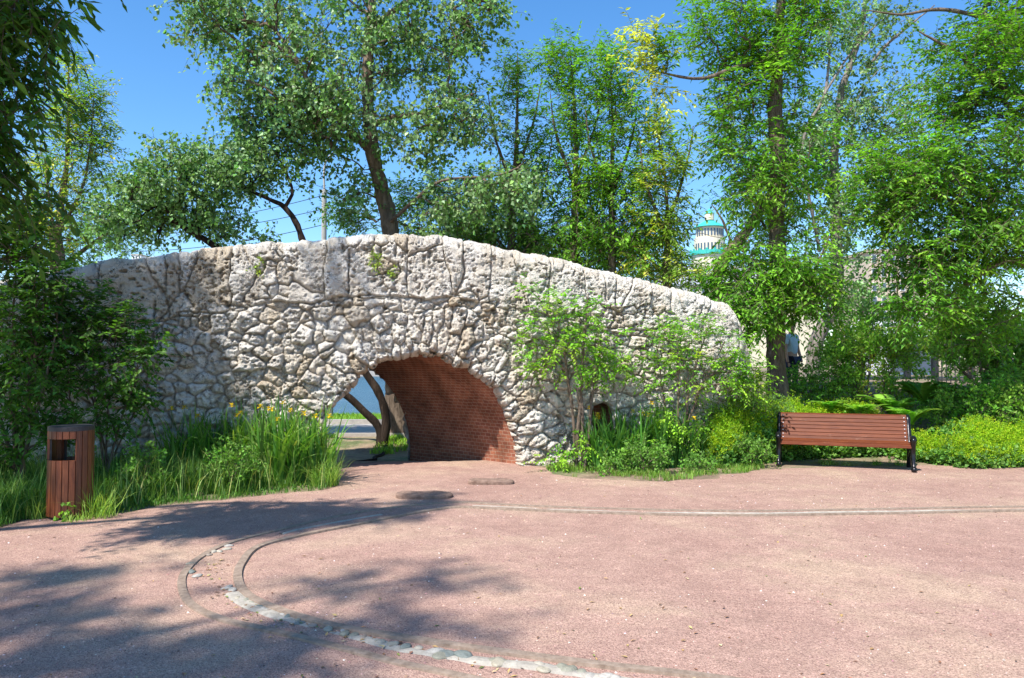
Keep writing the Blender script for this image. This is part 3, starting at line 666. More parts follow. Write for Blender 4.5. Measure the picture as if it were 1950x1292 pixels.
# --- ash-leaved maples right of the poplar
def upright(name, label, x0, ybase, d, spine, blobs, sp, seed, group):
    rng = np.random.default_rng(seed); C = blob_pts(blobs, rng)
    stem = [S4(gp(x0, 800, d), .15), S4(at(x0, ybase, d), .1)]+[S4(at(px, py, d), r) for px, py, r in spine]
    sub = [[S4(at(spine[0][0], spine[0][1]+30, d), .05), S4(at(spine[0][0]-38, spine[0][1]-70, d-.4), .03), S4(at(spine[0][0]-50, spine[0][1]-150, d-.5), .01)],
           [S4(at(spine[0][0], spine[0][1]+10, d), .05), S4(at(spine[0][0]+36, spine[0][1]-90, d+.3), .03), S4(at(spine[0][0]+52, spine[0][1]-180, d+.3), .01)]]
    return make_tree(name, label, 'tree', [stem]+sub, C, sp, M_bark, M_leaf, seed, group)
G = 'broad leaved trees behind the bridge'
upright('maple_tree', 'dark open crowned tree just right of the tall poplar, thin black branches', 975, 480, 19., [(980, 330, .07), (985, 220, .04), (985, 100, .01)],
        [(985, 150, 19, 45, 80, 1, 30), (930, 230, 19, 60, 60, 1, 24), (1000, 280, 19, 70, 70, 1.2, 32), (960, 400, 19, 90, 60, 1.4, 60), (1000, 470, 19, 100, 45, 1.4, 60), (880, 440, 19, 80, 50, 1.2, 50)], DEEP, 31, G)
upright('maple_tree', 'bright green tree with a ragged top, middle of the row behind the bridge', 1095, 500, 18.5, [(1098, 330, .07), (1095, 200, .04), (1085, 90, .01)],
        [(1090, 140, 18.5, 60, 65, 1, 50), (1080, 240, 18.5, 75, 80, 1.2, 75), (1100, 350, 18.5, 80, 80, 1.3, 90), (1110, 460, 18.5, 90, 60, 1.3, 80), (1040, 110, 18.5, 28, 45, .6, 14)], ASH, 32, G)
upright('maple_tree', 'bright green tree standing between the ragged topped one and the slim yellow green one', 1165, 520, 18., [(1165, 360, .06), (1170, 260, .04), (1160, 110, .01)],
        [(1160, 150, 18, 45, 70, .9, 44), (1190, 240, 18, 50, 75, 1, 56), (1170, 350, 18, 60, 70, 1.1, 62), (1190, 450, 18, 70, 60, 1.2, 62)], ASH, 33, G)
upright('maple_tree', 'slim yellow green tree with a pointed top over the right shoulder of the bridge', 1268, 540, 17.5, [(1268, 420, .05), (1262, 330, .03), (1245, 220, .008)],
        [(1245, 260, 17.5, 26, 45, .6, 24), (1255, 340, 17.5, 55, 55, .9, 62), (1270, 430, 17.5, 55, 50, .9, 56), (1265, 500, 17.5, 70, 35, 1, 46), (1300, 290, 17.5, 22, 35, .5, 10)], YEL, 34, G)
upright('maple_tree', 'dark bushy low crowned tree close behind the crown of the bridge', 1010, 520, 20.5, [(1000, 440, .06), (990, 380, .04), (985, 340, .02)],
        [(900, 460, 20.5, 130, 50, 1.2, 130), (1060, 460, 20.5, 110, 60, 1.2, 130), (830, 400, 20.5, 100, 70, 1.2, 120), (1180, 480, 20.5, 90, 55, 1.2, 90), (690, 420, 20.5, 60, 50, 1.1, 50), (960, 370, 20.5, 90, 50, 1.2, 60), (1270, 520, 20.5, 70, 30, 1, 40)], DEEP, 35, G)

# --- big tree at the right end of the bridge
rng = np.random.default_rng(15); D5 = 14.3
st = [S4(gp(1478, 800, D5), .26), S4(at(1479, 740, D5), .2), S4(at(1476, 640, D5), .17), S4(at(1482, 520, D5), .16), S4(at(1478, 420, D5), .155), S4(at(1484, 320, D5), .145), S4(at(1480, 200, D5), .13), S4(at(1486, 90, D5), .11), S4(at(1490, 0, D5), .09), S4(at(1492, -200, D5), .05), S4(at(1490, -350, D5), .02)]
l1 = [S4(at(1482, 105, D5), .06), S4(at(1400, 130, D5-.4), .045), S4(at(1330, 150, D5-.6), .03), S4(at(1240, 135, D5-.8), .012)]
l2 = [S4(at(1476, 640, D5), .05), S4(at(1440, 590, D5-.3), .03), S4(at(1400, 520, D5-.4), .012)]
l3 = [S4(at(1480, 600, D5), .05), S4(at(1540, 530, D5-.3), .03), S4(at(1580, 450, D5-.3), .012)]
C = blob_pts([(1380, 60, D5, 80, 80, 1, 80), (1450, 160, D5, 100, 100, 1.1, 90), (1390, 220, D5, 80, 60, 1, 44), (1440, 300, D5, 80, 60, 1, 44), (1420, 390, D5, 80, 60, 1, 44), (1530, 60, D5, 70, 90, 1, 50), (1520, 280, D5, 60, 80, .9, 28), (1530, 400, D5, 60, 70, .9, 26),
              (1470, 530, D5-.3, 110, 60, 1, 95), (1530, 550, D5-.3, 80, 60, 1, 50), (1440, 600, D5-.3, 60, 35, .8, 40), (1415, 590, D5-.9, 45, 40, .4, 26), (1350, 520, D5, 40, 30, .4, 10), (1270, 120, D5-.8, 30, 50, .4, 14), (1450, -150, D5, 170, 110, 1.6, 110), (1390, 480, D5-.2, 50, 50, .6, 22)], rng)
SPY = dict(YEL, cols=[(.33, .33, .06), (.12, .2, .03)], w=[3, 2])
def ext(cr, br, rng):
    clumps(cr, br, blob_pts([(1225, 100, D5-.8, 24, 60, .4, 12), (1265, 165, D5-.8, 26, 36, .3, 8)], rng), SPY, rng)
make_tree('tall_park_tree', 'tall straight tree with furrowed brown trunk standing at the right end of the bridge', 'tree', [st, l1, l2, l3], C, ASH, M_bark, M_leaf, 25, extra=ext)

# --- grey green poplar behind on the right
rng = np.random.default_rng(16); D6 = 22.
st = [S4(gp(1545, 800, D6), .24), S4(at(1555, 650, D6), .2), S4(at(1592, 560, D6), .18), S4(at(1590, 420, D6), .15), S4(at(1585, 300, D6), .12), S4(at(1600, 180, D6), .1), S4(at(1640, 60, D6), .07), S4(at(1660, -120, D6), .03)]
l1 = [S4(at(1560, 480, D6-.5), .05), S4(at(1530, 280, D6-1), .045), S4(at(1570, 180, D6-1), .04), S4(at(1578, 90, D6-1), .03), S4(at(1575, 0, D6-1), .012)]
l2 = [S4(at(1570, 180, D6-1), .035), S4(at(1630, 90, D6-1), .03), S4(at(1700, 20, D6-1), .015)]
l3 = [S4(at(1595, 440, D6), .08), S4(at(1650, 390, D6), .06), S4(at(1720, 350, D6), .03)]
l4 = [S4(at(1650, 130, D6), .05), S4(at(1700, 75, D6), .04), S4(at(1780, 10, D6), .015)]
C = blob_pts([(1600, 60, D6, 130, 110, 2, 110), (1640, 220, D6, 120, 100, 1.8, 130), (1560, 250, D6, 90, 80, 1.5, 60), (1650, 340, D6, 100, 70, 1.4, 70), (1590, 420, D6, 70, 60, 1.2, 44), (1600, 520, D6, 90, 60, 1.3, 60), (1500, 350, D6, 90, 110, 1.3, 60), (1370, 240, D6, 60, 80, 1.2, 40), (1640, -120, D6, 180, 100, 2, 70)], rng)
make_tree('poplar_tree', 'pale grey green poplar behind the tall straight tree, with bare white forked twigs', 'tree', [st, l1, l2, l3, l4], C, POP, M_barkgrey, M_pop, 26)
# --- leaning pollard behind the right shoulder
rng = np.random.default_rng(17); D7 = 17.
C = blob_pts([(1330, 510, D7, 60, 35, .8, 30), (1420, 470, D7, 60, 50, .8, 22), (1330, 420, D7, 50, 45, .8, 20), (1450, 400, D7, 50, 50, .8, 16)], rng)
make_tree('leaning_tree', 'small tree with a bare leaning bough behind the low right end of the parapet', 'tree',
          [[S4(gp(1362, 800, D7), .15), S4(at(1362, 590, D7), .13), S4(at(1364, 530, D7), .13), S4(at(1382, 490, D7), .13), S4(at(1410, 455, D7), .12), S4(at(1440, 415, D7), .1), S4(at(1465, 370, D7), .05), S4(at(1475, 320, D7), .02)],
           [S4(at(1395, 470, D7), .03), S4(at(1375, 420, D7), .025), S4(at(1355, 390, D7), .01)]], C, dict(YEL, T=4), M_bark, M_leaf, 27)

# --- near tree overhanging from the right
rng = np.random.default_rng(18); D8 = 12.6
tb = (11.2, 13.6)
st = [S4((tb[0], tb[1], .2), .24), S4((11.1, 13.5, 2.3), .2), S4((10.9, 13.4, 4.4), .17), S4((10.7, 13.2, 7), .12), S4((10.5, 13, 10), .05)]
l1 = [S4((11.1, 13.4, 2.6), .09), S4(at(1950, 500, D8+.3), .07), S4(at(1890, 510, D8), .04), S4(at(1830, 550, D8), .03), S4(at(1765, 580, D8), .014)]
l2 = [S4((11.0, 13.4, 3.6), .08), S4(at(1940, 430, D8+.3), .06), S4(at(1860, 400, D8), .04), S4(at(1760, 340, D8), .025), S4(at(1660, 300, D8), .01)]
l3 = [S4((10.8, 13.3, 5.6), .07), S4(at(1900, 160, D8), .05), S4(at(1820, 100, D8), .035), S4(at(1750, 60, D8), .012)]
l4 = [S4((10.7, 13.2, 6.8), .07), S4(at(1950, 60, D8), .05), S4(at(1880, 35, D8), .04), S4(at(1790, 18, D8), .03), S4(at(1720, 28, D8), .02), S4(at(1650, 20, D8), .008)]
C = blob_pts([(1740, 330, D8, 120, 70, .9, 95), (1850, 320, D8, 120, 80, 1, 100), (1700, 400, D8, 70, 50, .7, 40), (1880, 450, D8, 120, 80, 1, 110), (1790, 480, D8, 110, 70, .9, 80), (1760, 570, D8, 70, 50, .7, 34), (1870, 600, D8+.5, 90, 60, .8, 50), (1870, 120, D8, 110, 90, 1, 80), (1900, 220, D8, 90, 60, .9, 46), (1930, 40, D8, 90, 80, .9, 46), (1800, 200, D8, 70, 60, .8, 26), (1900, -150, D8, 200, 100, 1.4, 70), (2060, 300, D8, 100, 250, 1.2, 110)], rng)
SPN = dict(ASH, T=6, K=10, tl=.38, L=.1, W=.04)
make_tree('overhanging_tree', 'leafy green tree hanging in from the right edge of the court with long bare twigs', 'tree', [st, l1, l2, l3, l4], C, SPN, M_bark, M_leaf, 28, rtip=.004)

# --- near tree overhanging from the left (in its own shade) and its neighbour behind the viewer
def caster(px, py, h, wall=False):
    if wall: s_, z_ = wall_sz(px, py); g = BASE+wdir*s_; g = np.array((g[0], g[1], z_))
    else: g = gr(px, py)
    k = (h-g[2])/math.tan(SUN_EL); return np.array((g[0]-k*math.cos(SUN_AZ), g[1]-k*math.sin(SUN_AZ), h))
def cast_blobs(lst, rng):
    out = []
    for px, py, h, r, rz, n, *w in lst:
        c = caster(px, py, h, bool(w)); u = rdir(n, rng)*(rng.random((n, 1))**.45); out.append(c+u*np.array((r, r, rz)))
    return np.concatenate(out)
rng = np.random.default_rng(19); D9 = 6.
C1 = blob_pts([(10, 10, D9, 75, 45, .5, 26), (-40, 130, D9, 70, 70, .5, 24), (-20, 250, D9, 50, 60, .45, 16), (-50, 340, D9, 55, 55, .45, 14), (-170, 150, D9, 110, 220, .8, 50), (75, 0, D9, 35, 14, .25, 6)], rng)
C2 = cast_blobs([(150, 640, 6.2, 1.0, .9, 60, 1), (300, 700, 6.6, 1.0, .9, 50, 1), (60, 800, 5.6, 1.2, .8, 60, 1), (250, 560, 6.6, .8, .6, 30, 1), (360, 620, 6.8, .5, .6, 16, 1), (330, 770, 6.2, .7, .6, 40, 1), (400, 790, 6.2, .45, .5, 26, 1), (420, 840, 5.8, .5, .4, 16, 1), (170, 520, 6.8, .7, .3, 12, 1), (650, 540, 7.8, .35, .3, 6, 1),
                 (60, 900, 6.0, 1.1, .7, 80), (260, 900, 6.4, 1.0, .6, 70), (40, 985, 6, .5, .4, 9), (340, 880, 6.2, .8, .5, 40), (180, 945, 6.2, .6, .4, 24), (300, 935, 6.2, .5, .3, 20), (430, 850, 6.4, .5, .3, 16),
                 (420, 998, 6.4, .35, .3, 16), (540, 1000, 6.8, .4, .3, 18), (650, 985, 7.2, .4, .3, 18), (760, 972, 7.4, .35, .25, 14), (830, 950, 7.6, .3, .25, 9)], rng)
tb = (-7.2, 5.2)
st = [S4((tb[0], tb[1], -.05), .27), S4((-7.1, 5.3, 2), .22), S4((-7.0, 5.5, 4), .18), S4((-6.8, 5.7, 6), .12), S4((-6.6, 6, 8), .05)]
l1 = [S4((-7.0, 5.4, 3.2), .09), S4((-5.6, 5.7, 4.2), .06), S4((-4.2, 6.0, 4.9), .02)]
l2 = [S4((-7.0, 5.5, 4.4), .09), S4((-6, 5.6, 5.8), .06), S4((-4.4, 5.2, 6.6), .04), S4((-3.2, 5.0, 7.2), .015)]
l3 = [S4((-7.0, 5.5, 4.2), .08), S4((-7.4, 7.2, 5.6), .05), S4((-7.8, 8.6, 6.3), .02)]
HNG = dict(ASH, T=4, K=10, tl=.38, L=.135, W=.045, sag=.6, cols=[(.03, .075, .012), (.045, .1, .015)], w=[1, 1])  # shade of the backlit crown is put into these dark leaf colours
make_tree('overhanging_tree', 'tree hanging in from the top left corner, its long drooping leaflets darkened for shade', 'tree', [st, l1, l2, l3], np.concatenate([C1, C2]), HNG, M_bark, M_leaf, 29)
rng = np.random.default_rng(20)
C3 = cast_blobs([(120, 1110, 8.2, 0.48, .3, 10), (30, 1200, 7.8, 0.57, .35, 16), (200, 1180, 8.4, 0.52, .3, 12), (330, 1230, 8.2, 0.69, .35, 21), (480, 1200, 8.4, 0.46, .3, 9), (150, 1280, 7.8, 0.69, .3, 21), (420, 1290, 8.0, 0.69, .3, 18), (20, 1120, 8.0, 0.40, .3, 6),
                 (750, 1085, 9.4, 0.34, .2, 4), (860, 1115, 9.6, 0.34, .2, 4), (700, 1135, 9.4, 0.29, .2, 3), (790, 1165, 9.4, 0.52, .25, 5), (600, 1105, 9.2, 0.29, .2, 3), (920, 1180, 9.2, 0.29, .2, 3), (600, 1240, 8.0, 0.46, .3, 7), (250, 1090, 8.2, 0.34, .2, 4)], rng)
st = [S4((-6.2, -1.2, -.05), .26), S4((-6.1, -1.1, 2.4), .2), S4((-5.8, -.8, 4.6), .15), S4((-5.2, -.4, 6.4), .09), S4((-4.8, 0, 8.8), .03)]
l1 = [S4((-5.8, -.8, 4.6), .08), S4((-5.3, .6, 6), .06), S4((-4.4, 1.4, 7.2), .03), S4((-3.4, 1.8, 7.8), .012)]
make_tree('shade_tree', 'tall tree outside the near left corner that throws the streaky shade', 'tree', [st, l1], C3, dict(HNG, L=.12), M_bark, M_leaf, 30)

# ------------------------------------------------------------------ shrubs and saplings
def shrub(name, label, base_px, d, tops, blobs, sp, seed, bark=None, group=None, r=.012, cat='shrub', rtip=.003, lm=None):
    rng = np.random.default_rng(seed); b = gp(base_px, 800, d); C = blob_pts(blobs, rng)
    C = C[C[:, 2] > gz(C[:, 0], C[:, 1])+.05]; stems = []
    for i, (px, py) in enumerate(tops):
        o = b+np.array((.12*math.cos(i*2.4)*(i > 0), .1*math.sin(i*2.4)*(i > 0), 0)); t = at(px, py, d); mid = o*.5+t*.5+np.array((rng.normal()*.05, 0, .05))
        stems.append([S4(o, r*1.3), S4(mid, r), S4(t, r*.4)])
    return make_tree(name, label, cat, stems, C, sp, bark or M_bark, lm or M_leaf, seed, group, rtip)
SAP = dict(ASH, T=3, K=9, tl=.24, L=.064, W=.033, cols=[(.13, .25, .018), (.09, .2, .018), (.18, .29, .025)], w=[4, 4, 2], sig=.05, tr=.002, sag=.2, out=.8)
shrub('young_sapling', 'bright green young sapling on thin stems just right of the arch', 1110, 11.75, [(1090, 640), (1060, 590), (1145, 640), (1100, 740), (1120, 560)],
      [(1070, 590, 11.7, 75, 28, .35, 26), (1060, 650, 11.7, 85, 45, .4, 44), (1110, 640, 11.7, 70, 40, .4, 30), (1025, 560, 11.7, 50, 14, .25, 7), (1120, 710, 11.7, 60, 30, .35, 16), (1020, 700, 11.7, 35, 22, .3, 8), (1150, 680, 11.7, 60, 30, .3, 12), (1100, 850, 11.6, 45, 35, .25, 12), (1055, 875, 11.6, 30, 18, .2, 6)], SAP, 41, M_bark, r=.022)
shrub('young_sapling', 'looser green young sapling nearer the right end of the bridge wall', 1290, 12.1, [(1290, 640), (1250, 660), (1350, 620), (1310, 700), (1380, 650)],
      [(1280, 640, 12.1, 60, 35, .35, 20), (1350, 630, 12.1, 60, 32, .35, 20), (1240, 700, 12.1, 55, 35, .35, 16), (1320, 700, 12.1, 80, 45, .4, 36), (1395, 700, 12.1, 50, 60, .35, 44), (1430, 720, 12.3, 35, 45, .3, 30), (1290, 790, 12.0, 60, 50, .3, 30), (1250, 840, 12., 45, 30, .3, 14), (1180, 690, 12.1, 35, 20, .2, 6)], SAP, 42, M_bark, r=.018)
SH = dict(DEEP, T=3, K=9, tl=.24, L=.08, W=.042, cols=[(.035, .09, .012), (.055, .12, .018)], w=[1, 1], sig=.06, tr=.002, out=.7)  # leaf colours cut down to stand in for the tree shade
shrub('shaded_shrub', 'thin stemmed shrub in tree shade against the left part of the bridge wall', 205, 9.9, [(170, 580), (230, 590), (280, 640), (120, 600), (300, 700)],
      [(190, 600, 9.9, 85, 40, .4, 44), (150, 650, 9.9, 70, 45, .4, 34), (240, 640, 9.9, 60, 35, .4, 24), (280, 670, 9.9, 45, 30, .3, 12), (200, 700, 9.8, 90, 40, .3, 34), (120, 720, 9.8, 60, 50, .4, 34), (250, 750, 9.8, 60, 30, .3, 16), (200, 800, 9.7, 80, 40, .4, 16)], SH, 43)
shrub('shaded_shrub', 'dense shrub darkened for shade at the left edge covering the end of the bridge', 40, 9.3, [(30, 500), (70, 560), (110, 620), (0, 600), (60, 680), (-40, 560)],
      [(20, 480, 9.4, 75, 70, .6, 80), (70, 560, 9.4, 60, 60, .6, 80), (50, 640, 9.4, 100, 60, .6, 100), (40, 720, 9.2, 90, 50, .5, 46), (60, 800, 9.1, 90, 50, .5, 44), (-20, 860, 9.0, 70, 40, .5, 30), (-60, 600, 9.4, 80, 150, .8, 80), (20, 430, 9.4, 70, 40, .5, 30)], SH, 44, r=.02)
BU = dict(T=5, K=9, tl=.24, L=.05, W=.028, kind='fuzz', cols=[(.13, .24, .03), (.1, .2, .025), (.22, .25, .03)], w=[5, 4, 1.5], sig=.08, tr=.002, out=.7)
shrub('round_bush', 'big rounded olive green bush behind the bench, a few tips turning reddish', 1660, 15., [(1600, 700), (1650, 650), (1700, 680), (1740, 720)],
      [(1640, 690, 15, 95, 60, 1, 150), (1700, 670, 15, 65, 45, .8, 90), (1600, 740, 15, 70, 40, .9, 54), (1700, 740, 15, 70, 45, .9, 60), (1640, 650, 15, 45, 35, .7, 26)], dict(BU, L=.06, W=.034), 45)
shrub('round_bush', 'dark shady bush between the tall tree trunk and the olive bush', 1550, 14.9, [(1540, 720), (1575, 700)],
      [(1545, 740, 14.9, 60, 45, .7, 60), (1580, 690, 15.4, 45, 40, .7, 30), (1550, 790, 14.6, 60, 20, .6, 26)], dict(BU, cols=[(.07, .16, .02)], w=[1], L=.06, W=.034), 46)
shrub('round_bush', 'feathery grey green bush at the foot of the bridge wall left of the tall tree', 1420, 12.9, [(1400, 770), (1440, 760)],
      [(1425, 770, 13.0, 55, 32, .4, 60), (1380, 790, 12.7, 45, 24, .3, 30), (1460, 790, 13.3, 35, 24, .4, 20)], dict(BU, cols=[(.085, .16, .035), (.11, .19, .045)], w=[1, 1], rise=.7, L=.055, W=.018), 47)
shrub('round_bush', 'dark leafy thicket at the right edge beneath the overhanging tree', 1880, 15.8, [(1850, 640), (1900, 620), (1800, 660)],
      [(1860, 640, 15.8, 90, 60, .9, 120), (1930, 680, 15.8, 60, 70, .9, 90), (1800, 640, 15.8, 45, 35, .7, 24), (1950, 740, 14, 60, 50, .7, 50)], dict(BU, T=4, L=.1, W=.055, cols=[(.07, .15, .02), (.1, .19, .03)], w=[1, 1]), 48, r=.03)
shrub('round_bush', 'mid green bush at the right edge behind the flowering ground cover', 1880, 13.4, [(1850, 780), (1900, 760)],
      [(1870, 770, 13.4, 80, 35, .7, 70), (1930, 780, 13.2, 60, 45, .6, 50), (1800, 790, 13.5, 45, 22, .5, 24)], dict(BU, cols=[(.09, .19, .02), (.13, .23, .03)], w=[1, 1], L=.06, W=.04), 49)
LOW = dict(T=4, K=7, tl=.14, L=.045, W=.03, kind='fuzz', cols=[(.1, .19, .03), (.075, .15, .025)], w=[1, 1], sig=.04, tr=.0015, out=.8, rise=.3)
for k, (px, py, d, rx, ry, n, lab) in enumerate([(1225, 875, 11.3, 48, 32, 60, 'low bright green bush at the foot of the iris clump right of the arch'),
        (1330, 885, 11.4, 26, 16, 22, 'smallest low green bush, close to the gravel between irises and bench'), (1165, 893, 11.2, 30, 14, 20, 'low green bush nearest the sapling foot right of the arch'),
        (1425, 860, 12.0, 45, 26, 40, 'low grey green leafy clump left of the bench'), (440, 885, 9.6, 42, 36, 50, 'sunlit low green bush in front of the left iris clumps'), (270, 900, 9.3, 50, 40, 50, 'darker low bush to the right of the litter bin')]):
    shrub('low_bush', lab, px, d, [(px-10, py-ry*.4), (px+12, py-ry*.3)], [(px, py, d, rx, ry, rx*d/F*.8, n)], LOW, 60+k, group='low bushes along the gravel edge', r=.006, rtip=.002)

# ferns
def fern(name, label, px, py, d, nf, ln, seed, group, tilt=.7):
    rng = np.random.default_rng(seed); b = at(px, py, d); b[2] = max(float(gz(b[0], b[1])), b[2]); acc = Acc()
    for i in range(nf):
        a = rng.random()*6.28; t = np.linspace(0, 1, 26)[:, None]; l = ln*(.7+.5*rng.random()); out = np.array((math.cos(a), math.sin(a), 0))
        P = b+out*t*l*tilt*(.6+.5*rng.random())+np.array((0, 0, 1))*(l*(1.5*t-.95*t*t))*.75
        Dv = unit(np.gradient(P, axis=0)); side = unit(np.cross(Dv, np.array((0, 0, 1.)))+1e-5); w = (l*.22*np.sin(np.pi*(t*.86+.1))).ravel()
        c = palette(1, [(.13, .24, .025), (.09, .19, .02)], [1, 1], rng)[0]
        for sg in (-1, 1): leaves(acc, P, side*sg+Dv*.45+np.array((0, 0, -.15)), np.cross(side, Dv)+.1*rdir(26, rng), w, w*.33, np.tile(c, (26, 1))*(1+.1*rng.normal(size=(26, 1))), .05)
    o = acc.build(name, M_leaf, None, b); o.location = b; return tag(o, label, 'fern', group)
FG = 'ferns behind the bench'
for k, (px, py, d, nf, ln, lab) in enumerate([(1640, 800, 13.4, 22, .55, 'leftmost bright fern behind the bench backrest'), (1700, 795, 13.6, 28, .75, 'fern in the shade directly behind the right end of the bench'),
        (1760, 775, 14.2, 30, .9, 'tallest sunlit fern right of the olive bush'), (1815, 780, 14.1, 28, .8, 'sunlit fern at the right end of the fern row'), (1575, 790, 13.7, 18, .5, 'small fern below the dark shady bush'), (1735, 810, 13.0, 24, .6, 'fern low beside the bench iron end')]):
    fern('fern', lab, px, py, d, nf, ln, 80+k, FG)

# blades
def blades(acc, P, H, W, C, rng, lean=.35, nseg=4, bend=.6):
    n = len(P); a = rng.random(n)*6.283; dr = np.stack([np.cos(a), np.sin(a), np.zeros(n)], 1); ln = lean*(.2+rng.random(n))
    side = np.stack([-np.sin(a+.6*rng.normal(size=n)), np.cos(a), np.zeros(n)], 1); side = unit(side)
    H = np.broadcast_to(H, (n,))*1.; W = np.broadcast_to(W, (n,))*1.; bd = bend*rng.random(n)**2
    rows = []
    for k in range(nseg+1):
        t = k/nseg; out = (ln*t+bd*t**3)*H; up = H*(t-bd*.55*t**3); w = W*(1-t**2.2)*.5*(1 if k else .8)
        c = P+dr*out[:, None]+np.array((0, 0, 1))*up[:, None]
        if k < nseg: rows += [c-side*w[:, None], c+side*w[:, None]]
        else: rows += [c]
    V = np.stack(rows, 1).reshape(-1, 3); m = 2*nseg+1; b = np.arange(n)*m
    Fq = np.concatenate([np.stack([b+2*k, b+2*k+1, b+2*k+3, b+2*k+2], 1) for k in range(nseg-1)]); Ft = np.stack([b+2*nseg-2, b+2*nseg-1, b+2*nseg], 1)
    CC = np.repeat(C, m, 0); off = acc.n
    acc.V.append(V); acc.C.append(CC); acc.F.setdefault(4, []).append(Fq+off); acc.F.setdefault(3, []).append(Ft+off); acc.n += len(V)
def iris_clump(px, py, n, h, rad, nfl, seed, label, group, dark=False):
    rng = np.random.default_rng(seed); b = gr(px, py); root = empty('iris_clump', b, label, 'iris', group); acc = Acc()
    rr = rad*np.sqrt(rng.random(n)); a = rng.random(n)*6.28; P = np.stack([b[0]+rr*np.cos(a), b[1]+rr*np.sin(a)*.8, np.zeros(n)-.01], 1)
    col = [(.05, .125, .018), (.075, .165, .025), (.13, .22, .05)] if not dark else [(.035, .1, .015), (.05, .13, .022), (.08, .17, .035)]
    blades(acc, P, h*(.55+.5*rng.random(n)), .044*(.7+.5*rng.random(n)), palette(n, col, [3, 4, 2], rng).clip(.005, 1), rng, .28, 5, .75)
    acc.build('leaf_blades', M_grass, root, b)
    for i in range(nfl):
        st_ = Acc(); fl = Acc()
        a = rng.random()*6.28; p0 = b+np.array((rad*.7*math.cos(a), rad*.5*math.sin(a), 0)); tp = p0+np.array((rng.normal()*.06, rng.normal()*.06-.05, h*(.72+.25*rng.random())))
        tube_one(st_, [p0, p0*.5+tp*.5+np.array((.02, 0, 0)), tp], [.005, .004, .003], 4, C=(.06, .14, .03))
        for q in range(6):
            an = q/6*6.28+rng.random(); up = .9 if q % 2 else -.35; A = np.array([[math.cos(an), math.sin(an), up]])
            leaves(fl, tp[None], A, np.array([[0, 0, 1.]])+.3*rdir(1, rng), .062, .042, np.array([[.78, .55, .02]])*(1+.1*rng.normal()), .3)
        st_.build('flower_stem', M_grass, root, b); fl.build('flower', M_petal, root, b)
    return root
GL = 'yellow iris clumps left of the arch'; GR_ = 'yellow iris clumps right of the arch'
for q in [(590, 918, 150, 1.12, .3, 3, 101, 'rightmost sunlit iris clump, arching over the gravel beside the arch', GL), (530, 922, 160, 1.15, .32, 3, 102, 'tall sunlit iris clump next to the rightmost one, nearest the gravel', GL),
          (556, 906, 150, 1.2, .32, 2, 103, 'iris clump standing behind the two sunlit ones, against the wall foot', GL), (480, 908, 140, 1.12, .32, 2, 104, 'iris clump in the middle of the left row, below the white stones', GL),
          (420, 907, 120, 1.1, .3, 3, 105, 'partly shaded iris clump where the wall shade begins', GL), (352, 910, 110, 1.1, .3, 2, 106, 'shaded iris clump nearest the thin stemmed shrub', GL)]:
    iris_clump(*q)
for q in [(1150, 893, 130, 1.0, .26, 3, 111, 'iris clump nearest the sapling, with yellow flowers', GR_), (1203, 890, 150, 1.08, .3, 2, 112, 'iris clump below the small brick niche in the wall', GR_), (1258, 889, 150, 1.1, .3, 2, 113, 'tallest iris clump in front of the looser sapling', GR_),
          (1310, 888, 110, .95, .26, 1, 114, 'iris clump at the right end of its row', GR_)]:
    iris_clump(*q, True)

# grass (uncountable)
def inpoly(x, y, poly):
    r = np.zeros(len(x), bool); n = len(poly)
    for i in range(n):
        (x1, y1), (x2, y2) = poly[i], poly[(i+1) % n]; c = ((y1 > y) != (y2 > y)) & (x < (x2-x1)*(y-y1)/(y2-y1+1e-12)+x1); r ^= c
    return r
def scatter(poly, n, rng):
    P = np.array(poly); lo, hi = P.min(0), P.max(0); x = rng.uniform(lo[0], hi[0], n*3); y = rng.uniform(lo[1], hi[1], n*3); k = inpoly(x, y, poly)
    x, y = x[k][:n], y[k][:n]; return np.stack([x, y, gz(x, y)], 1)
rng = np.random.default_rng(200); acc = Acc()
P = scatter([tuple(q[:2]) for q in le][::-1]+[(-8.6, 8.2), (-8.6, 10.6), (-4, 11.4), (-2.8, 11.8)], 38000, rng)
edge = np.interp(P[:, 0], le[:, 0][np.argsort(le[:, 0])], le[:, 1][np.argsort(le[:, 0])]); dist = np.clip(P[:, 1]-edge, 0, 2)
dens = fbm(P[:, 0]*1.6, P[:, 1]*1.6, 7, 3); keep = (dens > -.5) & ((dist > .12) | (rng.random(len(P)) < .5)); P = P[keep]; dist = dist[keep]; n = len(P)
H = (.06+.24*sst(.1, 1.1, dist))*(.6+.8*rng.random(n)); blades(acc, P, H, .007+.006*rng.random(n), palette(n, [(.035, .095, .014), (.06, .135, .018), (.1, .17, .03)], [3, 4, 1], rng).clip(.005, 1), rng, .5, 3, .6)  # blade colours lowered for the shade lying over this bed
P2 = P[rng.random(n) < .07]; n = len(P2); blades(acc, P2, .35+.3*rng.random(n), .01, palette(n, [(.09, .17, .03), (.2, .24, .07)], [2, 1], rng), rng, .35, 4, .9)
tag(acc.build('grass', M_grass), 'green grass filling the shaded bed left of the arch', 'grass', kind='stuff')
acc = Acc(); P = scatter([tuple(q[:2]) for q in re_]+[(9, 12.6), (4, 12.5), (1.3, 12.3)], 16000, rng)
edge = np.interp(P[:, 0], re_[:, 0][np.argsort(re_[:, 0])], re_[:, 1][np.argsort(re_[:, 0])]); dist = P[:, 1]-edge
keep = (fbm(P[:, 0]*2.5, P[:, 1]*2.5, 9, 4) > .0) & (dist > 0) & ((P[:, 0] < 3.9) | (fbm(P[:, 0]*3, P[:, 1]*3, 19, 3) > .1)); P = P[keep]; n = len(P)
